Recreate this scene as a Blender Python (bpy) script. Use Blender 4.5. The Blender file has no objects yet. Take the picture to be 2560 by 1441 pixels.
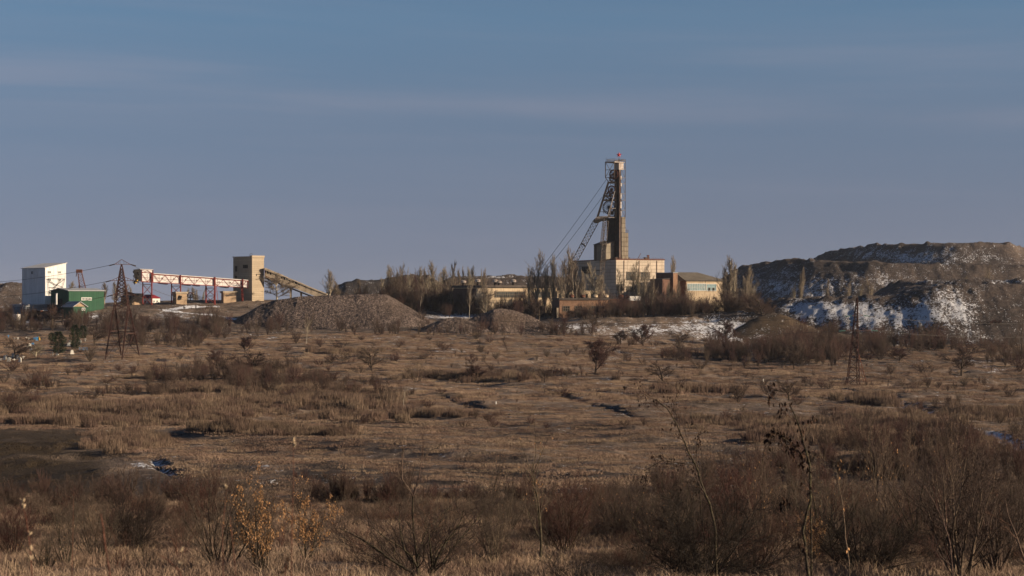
import bpy, math, random
import numpy as np
from mathutils import Vector, Matrix
R = math.radians
# ------------------------------------------------------------------ camera, sky, sun, exposure
F = 5000.0; HZ = 750.0; CX = 1280.0          # focal length and horizon row in photograph pixels
SC = bpy.context.scene
col = SC.collection
cd = bpy.data.cameras.new('camera'); cam = bpy.data.objects.new('camera', cd); col.objects.link(cam)
cd.sensor_width = 36; cd.lens = F/2560*36; cd.shift_y = (HZ-720.5)/2560
cd.clip_start = 0.5; cd.clip_end = 40000
cam.location = (0, 0, 0); cam.rotation_euler = (R(90), 0, 0)
cd.dof.use_dof = True; cd.dof.focus_distance = 300; cd.dof.aperture_fstop = 8
SC.camera = cam
SC.view_settings.view_transform = 'Standard'; SC.view_settings.look = 'None'
SC.view_settings.gamma = 1; SC.view_settings.exposure = 0.7
SUN_EL = 16; SUN_AZ = 105                    # azimuth clockwise from +Y (the view axis)
sd = Vector((math.sin(R(SUN_AZ))*math.cos(R(SUN_EL)), math.cos(R(SUN_AZ))*math.cos(R(SUN_EL)), math.sin(R(SUN_EL))))
ld = bpy.data.lights.new('sun', 'SUN'); ld.energy = 4.8; ld.angle = R(0.5); ld.color = (1, .80, .58)
lo = bpy.data.objects.new('sun', ld); col.objects.link(lo); lo.rotation_euler = sd.to_track_quat('Z', 'Y').to_euler()
W = bpy.data.worlds.new('World'); SC.world = W; W.use_nodes = True

class NT:
    """small node-tree writer"""
    def __init__(s, tree): s.t = tree; s.n = tree.nodes; s.l = tree.links
    def new(s, typ, **k):
        n = s.n.new(typ)
        for a, b in k.items(): setattr(n, a, b)
        return n
    def put(s, sock, v):
        if v is None: return
        if isinstance(v, bpy.types.NodeSocket): s.l.new(v, sock)
        else:
            if sock.type == 'RGBA' and len(v) == 3: v = (*v, 1)
            sock.default_value = v
    def math(s, op, a, b=None, c=None, clamp=False):
        n = s.new('ShaderNodeMath', operation=op, use_clamp=clamp)
        for i, v in enumerate((a, b, c)): s.put(n.inputs[i], v)
        return n.outputs[0]
    def mix(s, f, a, b, mode='MIX'):
        n = s.new('ShaderNodeMix', data_type='RGBA', blend_type=mode)
        s.put(n.inputs[0], f); s.put(n.inputs[6], a); s.put(n.inputs[7], b); return n.outputs[2]
    def noise(s, vec, scale, detail=3, rough=.55, dist=0):
        n = s.new('ShaderNodeTexNoise'); s.put(n.inputs['Vector'], vec)
        n.inputs['Scale'].default_value = scale; n.inputs['Detail'].default_value = detail
        n.inputs['Roughness'].default_value = rough; n.inputs['Distortion'].default_value = dist; return n.outputs[0]
    def scale(s, vec, v, loc=(0, 0, 0), rot=(0, 0, 0)):
        n = s.new('ShaderNodeMapping'); s.put(n.inputs[0], vec); n.inputs['Location'].default_value = loc
        n.inputs['Rotation'].default_value = rot; n.inputs['Scale'].default_value = v; return n.outputs[0]
    def ramp(s, f, stops, interp='LINEAR'):
        n = s.new('ShaderNodeValToRGB'); s.put(n.inputs[0], f); e = n.color_ramp; e.interpolation = interp
        while len(e.elements) < len(stops): e.elements.new(.5)
        for x, (p, c) in zip(e.elements, stops):
            x.position = p; x.color = (*c, 1) if not isinstance(c, (int, float)) else (c, c, c, 1)
        return n.outputs[0]
    def smooth(s, v, a, b, lo=0, hi=1):
        n = s.new('ShaderNodeMapRange', interpolation_type='SMOOTHSTEP'); s.put(n.inputs[0], v)
        for i, q in enumerate((a, b, lo, hi)): s.put(n.inputs[i+1], q)
        return n.outputs[0]
    def attr(s, name): return s.new('ShaderNodeAttribute', attribute_name=name).outputs['Fac']

w = NT(W.node_tree); w.n.clear()
gen = w.new('ShaderNodeTexCoord').outputs['Generated']
sep = w.new('ShaderNodeSeparateXYZ'); w.put(sep.inputs[0], gen)
up = w.math('MULTIPLY_ADD', w.math('MAXIMUM', sep.outputs[2], 0.0), 1.0, 0.16)
cmb = w.new('ShaderNodeCombineXYZ'); w.put(cmb.inputs[0], sep.outputs[0]); w.put(cmb.inputs[1], sep.outputs[1]); w.put(cmb.inputs[2], up)
sky = w.new('ShaderNodeTexSky', sky_type='NISHITA', sun_disc=False); w.put(sky.inputs[0], cmb.outputs[0])
sky.sun_elevation = R(SUN_EL); sky.sun_rotation = R(SUN_AZ); sky.air_density = 1.1; sky.dust_density = 1.4; sky.ozone_density = 2.0
tint = w.ramp(sep.outputs[2], [(0.0, (.79, .585, .64)), (.045, (.79, .63, .67)), (.09, (.76, .69, .735)), (.14, (.73, .80, .86)), (.24, (.36, .56, .70)), (.5, (.24, .37, .52)), (1, (.24, .37, .52))])
skc = w.mix(1.0, sky.outputs[0], tint, 'MULTIPLY')
# thin cirrus: long faint streaks low over the horizon
sx = w.math('DIVIDE', sep.outputs[0], w.math('MAXIMUM', sep.outputs[1], .05))
v1 = w.new('ShaderNodeCombineXYZ'); w.put(v1.inputs[0], sx); w.put(v1.inputs[1], w.math('MULTIPLY_ADD', sx, .35, w.math('MULTIPLY', sep.outputs[2], 16.0)))
cn = w.noise(v1.outputs[0], 3.0, 5, .55, .4)
def band(c, slope, wd, amt):
    d = w.math('SUBTRACT', w.math('MULTIPLY_ADD', sx, slope, sep.outputs[2]), c)
    g = w.math('EXPONENT', w.math('MULTIPLY', w.math('POWER', w.math('ABSOLUTE', w.math('DIVIDE', d, wd)), 2.0), -1.0))
    return w.math('MULTIPLY', w.math('MULTIPLY', g, amt), w.smooth(cn, .25, .7))
cl = w.math('ADD', w.math('ADD', band(.0945, .024, .0060, .15), band(.106, .018, .008, .08)), band(.118, -.02, .010, .10))
cl = w.math('ADD', cl, w.math('MULTIPLY', w.smooth(cn, .40, .80), .08))
skc = w.mix(cl, skc, (3.3, 2.9, 3.3))
bg = w.new('ShaderNodeBackground'); w.put(bg.inputs[0], skc); bg.inputs[1].default_value = 0.076
wo = w.new('ShaderNodeOutputWorld'); w.l.new(bg.outputs[0], wo.inputs[0])

# ------------------------------------------------------------------ noise and small maths
def _h(i, j, s):
    n = (i*374761393 + j*668265263 + s*2246822519) & 0xffffffff
    n = ((n ^ (n >> 13))*1274126177) & 0xffffffff
    n = ((n ^ (n >> 16))*2654435761) & 0xffffffff
    return ((n ^ (n >> 15)) & 0xffffff)/16777215.0
def vn(x, y, s=0):
    x = np.asarray(x, float); y = np.asarray(y, float)
    i = np.floor(x).astype(np.int64); j = np.floor(y).astype(np.int64)
    fx = x-i; fy = y-j; fx = fx*fx*(3-2*fx); fy = fy*fy*(3-2*fy)
    a = _h(i, j, s); b = _h(i+1, j, s); c = _h(i, j+1, s); d = _h(i+1, j+1, s)
    return (a+(b-a)*fx)*(1-fy)+(c+(d-c)*fx)*fy
def fbm(x, y, o=4, s=0, g=.5):
    t = 0; a = 1; n = 0
    for k in range(o):
        t = t+a*(vn(x*1.0, y*1.0, s+k*17)-.5)*2; n += a; a *= g; x = x*2.03+11.3; y = y*2.03+5.7
    return t/n
def sstep(a, b, x):
    t = np.clip((x-a)/(b-a), 0, 1); return t*t*(3-2*t)
def seg_dist(x, y, pts):
    d = np.full(np.shape(x), 1e9)
    for (ax, ay), (bx, by) in zip(pts[:-1], pts[1:]):
        vx = bx-ax; vy = by-ay; t = np.clip(((x-ax)*vx+(y-ay)*vy)/(vx*vx+vy*vy), 0, 1)
        d = np.minimum(d, np.hypot(x-ax-t*vx, y-ay-t*vy))
    return d
def at(u, r, Y): return Vector(((u-CX)*Y/F, Y, (HZ-r)*Y/F))

# ------------------------------------------------------------------ terrain
UK = np.array([-600, 0, 400, 800, 1150, 1400, 1500, 1900, 2050, 2200, 2560, 3200], float)
PR = {   # distance: rows at which the ground shows, for the columns above
    -60: None, 3: None,
    20: [1840]*12, 35: [1560]*12, 50: [1441]*12, 70: [1372]*12,
    100: [1300, 1300, 1300, 1290, 1290, 1292, 1292, 1300, 1305, 1310, 1310, 1310],
    128: [1262, 1262, 1262, 1266, 1266, 1262, 1260, 1262, 1262, 1262, 1262, 1262],
    145: [1252, 1252, 1258, 1262, 1255, 1240, 1230, 1225, 1225, 1225, 1225, 1225],
    176: [1232, 1228, 1198, 1195, 1188, 1180, 1175, 1172, 1176, 1182, 1182, 1182],
    200: [1120, 1122, 1160, 1155, 1150, 1145, 1142, 1142, 1150, 1160, 1165, 1165],
    222: [1100, 1103, 1128, 1125, 1118, 1112, 1110, 1115, 1130, 1140, 1150, 1150],
    320: [1040, 1042, 1045, 1045, 1040, 1035, 1035, 1042, 1050, 1060, 1075, 1080],
    420: [990, 990, 992, 992, 990, 988, 988, 990, 992, 998, 1010, 1010],
    500: [955, 955, 955, 955, 955, 955, 958, 962, 962, 966, 970, 970],
    600: [910, 910, 910, 910, 910, 912, 914, 920, 922, 924, 926, 926],
    700: [876, 876, 874, 872, 870, 874, 876, 886, 890, 892, 892, 892],
    790: [842, 842, 836, 836, 834, 838, 842, 866, 866, 866, 866, 866],
    802: [838, 838, 832, 831, 830, 832, 836, 848, 862, 864, 864, 864],
    830: [822, 822, 812, 814, 818, 806, 796, 789, 820, 840, 846, 846],
    870: [802, 802, 780, 794, 800, 795, 790, 786, 800, 815, 825, 825],
    905: [785, 785, 763, 768, 785, 785, 783, 782, 785, 795, 805, 805],
    945: [772, 772, 753, 753, 770, 775, 776, 778, 780, 785, 790, 790],
    1000: [772, 772, 754, 754, 768, 772, 774, 776, 780, 782, 785, 785],
    1150: [790, 790, 790, 785, 780, 780, 780, 780, 780, 780, 780, 780],
    1500: [800]*12, 3000: [790]*12, 14000: [762]*12}
YK = np.array(sorted(PR), float)
ZT = np.zeros((len(YK), len(UK)))
for i_, y_ in enumerate(YK):
    if y_ == -60: ZT[i_] = -1.2
    elif y_ == 3: ZT[i_] = -1.9
    else: ZT[i_] = -(np.array(PR[int(y_)])-HZ)/F*y_
def terr0(x, y):
    x = np.asarray(x, float); y = np.asarray(y, float)
    s = x/(np.maximum(y, -50)+60.0)*F*(1+60.0/np.maximum(y, 60.))+CX    # column of the table
    u = np.clip(s, UK[0], UK[-1]-1e-3); yy = np.clip(y, YK[0], YK[-1]-1e-3)
    i = np.clip(np.searchsorted(YK, yy, side='right')-1, 0, len(YK)-2); j = np.clip(np.searchsorted(UK, u, side='right')-1, 0, len(UK)-2)
    fy = (yy-YK[i])/(YK[i+1]-YK[i]); fu = (u-UK[j])/(UK[j+1]-UK[j]); fu = fu*fu*(3-2*fu)
    z = (ZT[i, j]*(1-fu)+ZT[i, j+1]*fu)*(1-fy)+(ZT[i+1, j]*(1-fu)+ZT[i+1, j+1]*fu)*fy
    am = sstep(40, 250, y)*sstep(9000, 1500, y)
    z = z+am*(fbm(x/60, y/60, 3, 1)*1.3)
    fld = sstep(25, 120, y)
    hum = fbm(x/13+fbm(x/40, y/40, 2, 9)*2, y/9, 4, 3)
    z = z+fld*sstep(1100, 900, y)*(hum*1.25*(.25+.75*sstep(300, 480, y)) + np.maximum(0, fbm(x/5, y/4, 3, 5)-.15)*.8)
    z = z+sstep(320, 460, y)*sstep(840, 760, y)*fbm(x/48+3, y/24, 3, 23)*1.1
    ra = x*.62+y*.5; rb = -x*.5+y*.62
    z = z+sstep(125, 180, y)*sstep(420, 300, y)*(fbm(ra/24, rb/60, 3, 15)*3.0+np.maximum(0, fbm(ra/11, rb/34, 2, 16)-.1)*1.4)*sstep(-60, -25, x+.02*y)
    z = z+fbm(x/1.7, y/1.7, 3, 7)*.07*sstep(900, 60, y)
    return z
def row_of(x, y): return HZ-terr0(x, y)*F/np.maximum(y, 1)
_ys = np.exp(np.linspace(math.log(25), math.log(1100), 900))
def ground_uv(u, r, y0=25):
    ys = _ys[_ys >= y0]; xs = (u-CX)*ys/F; rr = row_of(xs, ys)
    k = np.argmax(rr <= r)
    if rr[k] > r: k = len(ys)-1
    return float(xs[k]), float(ys[k])
DITCH = [([(2085, 968), (2180, 985), (2260, 1005), (2340, 1042)], 2.4, 1.5, .95), ([(2440, 1072), (2500, 1088), (2560, 1108), (2640, 1130)], 2.6, 1.3, 1.15),
         ([(1350, 976), (1420, 992), (1540, 1024), (1590, 1045)], 1.3, .8, .25), ([(1100, 990), (1150, 1003), (1212, 1020)], 1.2, .8, .2),
         ([(385, 1130), (400, 1165), (440, 1190)], .7, .5, .5)]
DW = [([ground_uv(*p) for p in pl], w_, d_, s_) for pl, w_, d_, s_ in DITCH]
TRACK = [([(540, 767), (470, 770), (408, 774), (470, 783), (560, 795), (660, 809)], 2.4)]
TW = [([ground_uv(*p, y0=780) for p in pl], w_) for pl, w_ in TRACK]
PATH = [([ground_uv(*p) for p in [(-60, 1150), (120, 1146), (300, 1150)]], .8), ([ground_uv(*p) for p in [(60, 1104), (200, 1112), (330, 1165), (400, 1200)]], .7)]
def terr(x, y):
    z = terr0(x, y)
    for pl, w_, d_, s_ in DW: z = z-d_*np.exp(-(seg_dist(x, y, pl)/w_)**2)
    return z
def gz(x, y): return float(terr(np.array([x]), np.array([y]))[0])
def ground(u, r, y0=25):
    x, y = ground_uv(u, r, y0); return Vector((x, y, gz(x, y)))
def on(u, Y):
    x = (u-CX)*Y/F; return Vector((x, Y, gz(x, Y)))
def blob(U, V, bl):
    t = 0
    for u, r, ru, rr, k in bl: t = t+k*np.exp(-(((U-u)/ru)**2+((V-r)/rr)**2))
    return t
SNOW = [(1450, 818, 60, 12, .52), (1600, 824, 90, 12, .56), (1780, 818, 110, 22, .66), (1860, 838, 60, 20, .66), (1840, 850, 80, 14, .6), (1560, 842, 80, 8, .5), (850, 806, 130, 5, .55), (1130, 792, 75, 6, .8), (1180, 785, 30, 6, .5),
        (1000, 812, 22, 7, .5), (700, 805, 60, 5, .4), (55, 805, 25, 5, .8), (240, 790, 22, 6, .7), (430, 790, 60, 9, .4), (560, 835, 30, 3, .5), (690, 846, 35, 3, .4), (640, 838, 40, 2.5, .4),
        (350, 1160, 24, 7, .8), (380, 1110, 34, 14, .35), (1250, 938, 12, 6, .5), (1110, 868, 40, 6, .4), (1125, 880, 40, 6, .35), (730, 1014, 12, 4, .7), (2200, 880, 60, 6, .3), (75, 982, 16, 4, .6),
        (395, 995, 14, 4, .5), (530, 998, 22, 5, .5), (700, 930, 60, 8, .25), (2480, 925, 30, 7, .6), (2440, 905, 60, 16, .25), (1900, 862, 40, 8, .35), (1650, 868, 40, 6, .3), (980, 955, 120, 12, .2),
        (600, 1065, 40, 8, .4), (660, 1165, 40, 10, .4), (1550, 890, 50, 12, .3), (275, 905, 26, 3, .4), (2260, 860, 60, 5, .3), (360, 1085, 34, 1.2, .6), (545, 950, 26, 6, .2), (2100, 890, 60, 12, .3), (900, 845, 90, 8, .2)]
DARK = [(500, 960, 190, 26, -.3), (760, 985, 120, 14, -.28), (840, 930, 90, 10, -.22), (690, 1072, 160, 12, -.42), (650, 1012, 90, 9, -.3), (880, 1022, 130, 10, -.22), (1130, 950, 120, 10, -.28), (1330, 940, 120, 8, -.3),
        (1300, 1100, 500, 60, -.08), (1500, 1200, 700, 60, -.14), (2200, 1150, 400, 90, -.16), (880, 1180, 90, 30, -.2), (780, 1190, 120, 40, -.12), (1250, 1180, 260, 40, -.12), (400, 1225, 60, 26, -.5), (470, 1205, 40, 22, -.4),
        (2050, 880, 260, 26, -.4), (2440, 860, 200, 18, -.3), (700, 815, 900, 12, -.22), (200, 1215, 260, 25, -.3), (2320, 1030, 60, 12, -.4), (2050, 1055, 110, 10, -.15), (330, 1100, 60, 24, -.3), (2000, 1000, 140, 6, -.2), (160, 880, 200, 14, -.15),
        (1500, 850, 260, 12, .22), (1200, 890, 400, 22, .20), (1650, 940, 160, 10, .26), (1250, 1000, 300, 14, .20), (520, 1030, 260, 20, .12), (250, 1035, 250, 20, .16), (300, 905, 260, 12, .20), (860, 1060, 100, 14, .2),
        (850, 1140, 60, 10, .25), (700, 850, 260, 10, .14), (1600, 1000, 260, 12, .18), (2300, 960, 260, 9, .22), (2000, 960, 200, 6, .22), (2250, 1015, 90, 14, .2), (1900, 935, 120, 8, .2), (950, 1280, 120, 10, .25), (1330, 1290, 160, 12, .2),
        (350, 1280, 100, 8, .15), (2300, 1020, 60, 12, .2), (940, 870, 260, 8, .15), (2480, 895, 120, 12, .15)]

def grid_mesh(name, X, Y, Z, attrs, mat):
    n, m = X.shape
    me = bpy.data.meshes.new(name)
    co = np.stack([X, Y, Z], -1).reshape(-1, 3).astype(np.float32)
    idx = np.arange(n*m).reshape(n, m)
    q = np.stack([idx[:-1, :-1], idx[:-1, 1:], idx[1:, 1:], idx[1:, :-1]], -1).reshape(-1, 4)
    me.vertices.add(len(co)); me.vertices.foreach_set('co', co.ravel())
    me.loops.add(q.size); me.loops.foreach_set('vertex_index', q.ravel().astype(np.int32))
    me.polygons.add(len(q)); me.polygons.foreach_set('loop_start', np.arange(0, q.size, 4, dtype=np.int32))
    me.polygons.foreach_set('use_smooth', np.ones(len(q), bool))
    me.update(calc_edges=True)
    for k, v in attrs.items():
        a = me.attributes.new(k, 'FLOAT', 'POINT'); a.data.foreach_set('value', np.ascontiguousarray(v, np.float32).ravel())
    me.materials.append(mat)
    o = bpy.data.objects.new(name, me); col.objects.link(o); return o

# ------------------------------------------------------------------ materials
def mat(name):
    m = bpy.data.materials.new(name); m.use_nodes = True; t = NT(m.node_tree)
    b = t.n['Principled BSDF']; b.inputs['Roughness'].default_value = .9; b.inputs['Specular IOR Level'].default_value = .15
    return m, t, b
def bump(t, b, h, dist, strength=1.0):
    n = t.new('ShaderNodeBump'); n.inputs['Strength'].default_value = strength; n.inputs['Distance'].default_value = dist
    t.put(n.inputs['Height'], h); t.l.new(n.outputs[0], b.inputs['Normal'])
def obj_co(t): return t.new('ShaderNodeTexCoord').outputs['Object']

def ground_mat():
    m, t, b = mat('dry_grass_ground'); p = obj_co(t)
    n1 = t.noise(p, .035, 4, .6); n2 = t.noise(t.scale(p, (1, 1, 1), (31, 7, 0)), .22, 5, .65, .6); n3 = t.noise(p, 1.3, 4, .7); n4 = t.noise(p, 7, 2, .6)
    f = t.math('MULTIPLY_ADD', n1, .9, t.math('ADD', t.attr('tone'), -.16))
    f = t.math('ADD', f, t.math('MULTIPLY_ADD', n2, 1.5, -.68)); f = t.math('ADD', f, t.math('MULTIPLY_ADD', n3, .65, -.33))
    f = t.math('ADD', f, t.math('MULTIPLY_ADD', n4, .35, -.17))
    c = t.ramp(f, [(0, (.052, .040, .032)), (.2, (.100, .075, .058)), (.40, (.165, .122, .092)), (.62, (.245, .182, .135)), (1, (.33, .248, .180))])
    gr = t.mix(t.noise(t.scale(p, (1, .35, 1)), .12, 4, .6), (.030, .020, .012), (.066, .046, .025))
    c = t.mix(t.attr('green'), c, gr)
    sn = t.math('ADD', t.math('MULTIPLY_ADD', t.noise(p, 1.0, 6, .85, .5), 3.2, -1.6), t.math('MULTIPLY_ADD', t.noise(p, .25, 3, .6), 1.4, -.2))
    sf = t.smooth(t.math('ADD', sn, t.attr('snow')), .97, 1.07)
    c = t.mix(sf, c, t.mix(n3, (.62, .64, .68), (.80, .80, .82)))
    t.put(b.inputs['Base Color'], c)
    bump(t, b, t.math('ADD', t.math('MULTIPLY', n3, .7), t.math('MULTIPLY', n4, .25)), .55)
    return m
M_GROUND = ground_mat()
def spoil_mat(name, ca, cb, cc, sc=1.0):
    m, t, b = mat(name); p = obj_co(t)
    n1 = t.noise(p, .05*sc, 4, .6); n2 = t.noise(p, .35*sc, 5, .65, .4); n3 = t.noise(p, 1.6*sc, 4, .75)
    st = t.noise(t.scale(p, (.9, .9, .18)), 1.0, 4, .6, .8)
    f = t.math('ADD', t.math('MULTIPLY_ADD', n1, .8, -.15), t.math('MULTIPLY_ADD', n2, .9, -.45)); f = t.math('ADD', f, t.math('MULTIPLY_ADD', n3, .9, -.45))
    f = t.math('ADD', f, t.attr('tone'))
    c = t.ramp(f, [(0, ca), (.5, cb), (1, cc)])
    sn = t.math('ADD', t.math('MULTIPLY_ADD', t.noise(p, 1.1, 6, .85, .6), 3.6, -1.8), t.math('MULTIPLY_ADD', t.noise(t.scale(p, (1, 1, .5)), .16, 3, .6), 1.6, -.35))
    sn = t.math('ADD', sn, t.math('MULTIPLY_ADD', st, 2.2, -1.1))
    sf = t.smooth(t.math('ADD', sn, t.math('MULTIPLY', t.attr('snow'), .90)), .97, 1.15)
    c = t.mix(sf, c, t.mix(n3, (.60, .62, .66), (.80, .80, .82)))
    t.put(b.inputs['Base Color'], c); bump(t, b, t.math('ADD', n3, t.math('MULTIPLY', n2, 1.5)), .9)
    return m
M_SPOIL = spoil_mat('spoil_rock', (.042, .034, .031), (.112, .086, .072), (.215, .162, .122))
def gravel_mat():
    m, t, b = mat('gravel'); p = obj_co(t)
    v = t.new('ShaderNodeTexVoronoi'); t.put(v.inputs['Vector'], p); v.inputs['Scale'].default_value = 2.6
    v2 = t.new('ShaderNodeTexVoronoi'); t.put(v2.inputs['Vector'], p); v2.inputs['Scale'].default_value = 5.5
    bw = t.new('ShaderNodeRGBToBW'); t.put(bw.inputs[0], v.outputs['Color']); bw2 = t.new('ShaderNodeRGBToBW'); t.put(bw2.inputs[0], v2.outputs['Color'])
    f = t.math('ADD', t.math('MULTIPLY_ADD', bw.outputs[0], 1.1, -.2), t.math('MULTIPLY', bw2.outputs[0], .4))
    f = t.math('ADD', f, t.math('MULTIPLY_ADD', t.noise(p, .07, 3), .8, -.4))
    c = t.ramp(f, [(0.1, (.040, .032, .030)), (.45, (.105, .078, .068)), (.75, (.21, .158, .135)), (1, (.40, .31, .26))])
    c = t.mix(t.math('MULTIPLY', t.attr('tone'), .75), c, (.17, .118, .082))
    c = t.mix(t.smooth(t.math('ADD', t.noise(p, .9, 5, .7), t.attr('snow')), .95, 1.05), c, (.7, .71, .75))
    t.put(b.inputs['Base Color'], c)
    bump(t, b, t.math('ADD', v.outputs['Distance'], t.math('MULTIPLY', v2.outputs['Distance'], .5)), -.9)
    return m
M_GRAVEL = gravel_mat()

def plain(name, c, rough=.85, var=.25, scale=.5, dirt=None, metal=0.0, streak=False, rnd=0.0, patch=None):
    m, t, b = mat(name); p = obj_co(t); b.inputs['Roughness'].default_value = rough; b.inputs['Metallic'].default_value = metal
    n = t.noise(p, scale, 5, .65, .3); n2 = t.noise(p, scale*7, 3, .6)
    c1 = tuple(x*(1-var) for x in c); c2 = tuple(min(1, x*(1+var)) for x in c)
    o = t.mix(t.smooth(n, .3, .7), c1, c2); o = t.mix(t.math('MULTIPLY', n2, var), o, tuple(x*.5 for x in c))
    if dirt:
        s = t.noise(t.scale(p, (1.2, 1.2, .13)) if streak else p, 1.0 if streak else scale*2, 5, .7)
        o = t.mix(t.smooth(s, .45, .68, 0, .75), o, dirt)
    if patch:
        g = t.new('ShaderNodeNewGeometry').outputs['Position']
        f = t.math('ADD', t.math('MULTIPLY_ADD', t.noise(g, .045, 4, .6, .5), 1.6, -.55), t.math('MULTIPLY_ADD', t.noise(g, .4, 3, .6), 1.2, -.6))
        o = t.mix(t.math('MINIMUM', t.math('MAXIMUM', f, 0.0), 1.0), t.mix(1.0, o, patch[0], 'MULTIPLY'), t.mix(1.0, o, patch[1], 'MULTIPLY'))
    if rnd:
        r = t.new('ShaderNodeObjectInfo').outputs['Random']
        h = t.new('ShaderNodeHueSaturation'); t.put(h.inputs['Color'], o)
        t.put(h.inputs['Value'], t.math('MULTIPLY_ADD', r, 2*rnd, 1-rnd)); t.put(h.inputs['Hue'], t.math('MULTIPLY_ADD', r, .03, .485)); o = h.outputs[0]
    t.put(b.inputs['Base Color'], o); bump(t, b, n2, .03)
    return m
def panel_mat(name, c, joint, pw, ph, jw=.06, dirt=(.08, .06, .045), amt=.6, var=.18):
    """wall of large panels with open joints, rust streaks and per-panel tone"""
    m, t, b = mat(name); p = obj_co(t)
    s = t.new('ShaderNodeSeparateXYZ'); t.put(s.inputs[0], p)
    v = t.new('ShaderNodeCombineXYZ'); t.put(v.inputs[0], t.math('ADD', s.outputs[0], s.outputs[1])); t.put(v.inputs[1], s.outputs[2])
    br = t.new('ShaderNodeTexBrick', offset=0.0, squash=1.0); t.put(br.inputs['Vector'], v.outputs[0])
    br.inputs['Scale'].default_value = 1; br.inputs['Brick Width'].default_value = pw; br.inputs['Row Height'].default_value = ph
    br.inputs['Mortar Size'].default_value = jw; br.inputs['Mortar Smooth'].default_value = .3; br.inputs['Bias'].default_value = 0
    t.put(br.inputs['Color1'], tuple(x*(1-var) for x in c)); t.put(br.inputs['Color2'], tuple(min(1, x*(1+var*.6)) for x in c)); t.put(br.inputs['Mortar'], joint)
    n = t.noise(p, .35, 5, .65); o = t.mix(t.smooth(n, .35, .75, 0, .35), br.outputs[0], tuple(x*.6 for x in c))
    st = t.noise(t.scale(v.outputs[0], (1.3, .10, 1)), 1.0, 5, .7)
    o = t.mix(t.smooth(st, .5, .72, 0, amt), o, dirt)
    t.put(b.inputs['Base Color'], o); bump(t, b, t.math('MULTIPLY', br.outputs['Fac'], -1.0), .05)
    return m
def brick_mat(name, c1, c2, mortar):
    m, t, b = mat(name); p = obj_co(t)
    s = t.new('ShaderNodeSeparateXYZ'); t.put(s.inputs[0], p)
    v = t.new('ShaderNodeCombineXYZ'); t.put(v.inputs[0], t.math('ADD', s.outputs[0], s.outputs[1])); t.put(v.inputs[1], s.outputs[2])
    br = t.new('ShaderNodeTexBrick'); t.put(br.inputs['Vector'], v.outputs[0]); br.inputs['Scale'].default_value = 1
    br.inputs['Brick Width'].default_value = .55; br.inputs['Row Height'].default_value = .25; br.inputs['Mortar Size'].default_value = .02
    t.put(br.inputs['Color1'], c1); t.put(br.inputs['Color2'], c2); t.put(br.inputs['Mortar'], mortar)
    n = t.noise(p, .4, 5, .7); o = t.mix(t.smooth(n, .42, .7, 0, .6), br.outputs[0], tuple(x*.35 for x in c1))
    t.put(b.inputs['Base Color'], o); bump(t, b, n, .05); return m
RUST = (.09, .040, .022)
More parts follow.
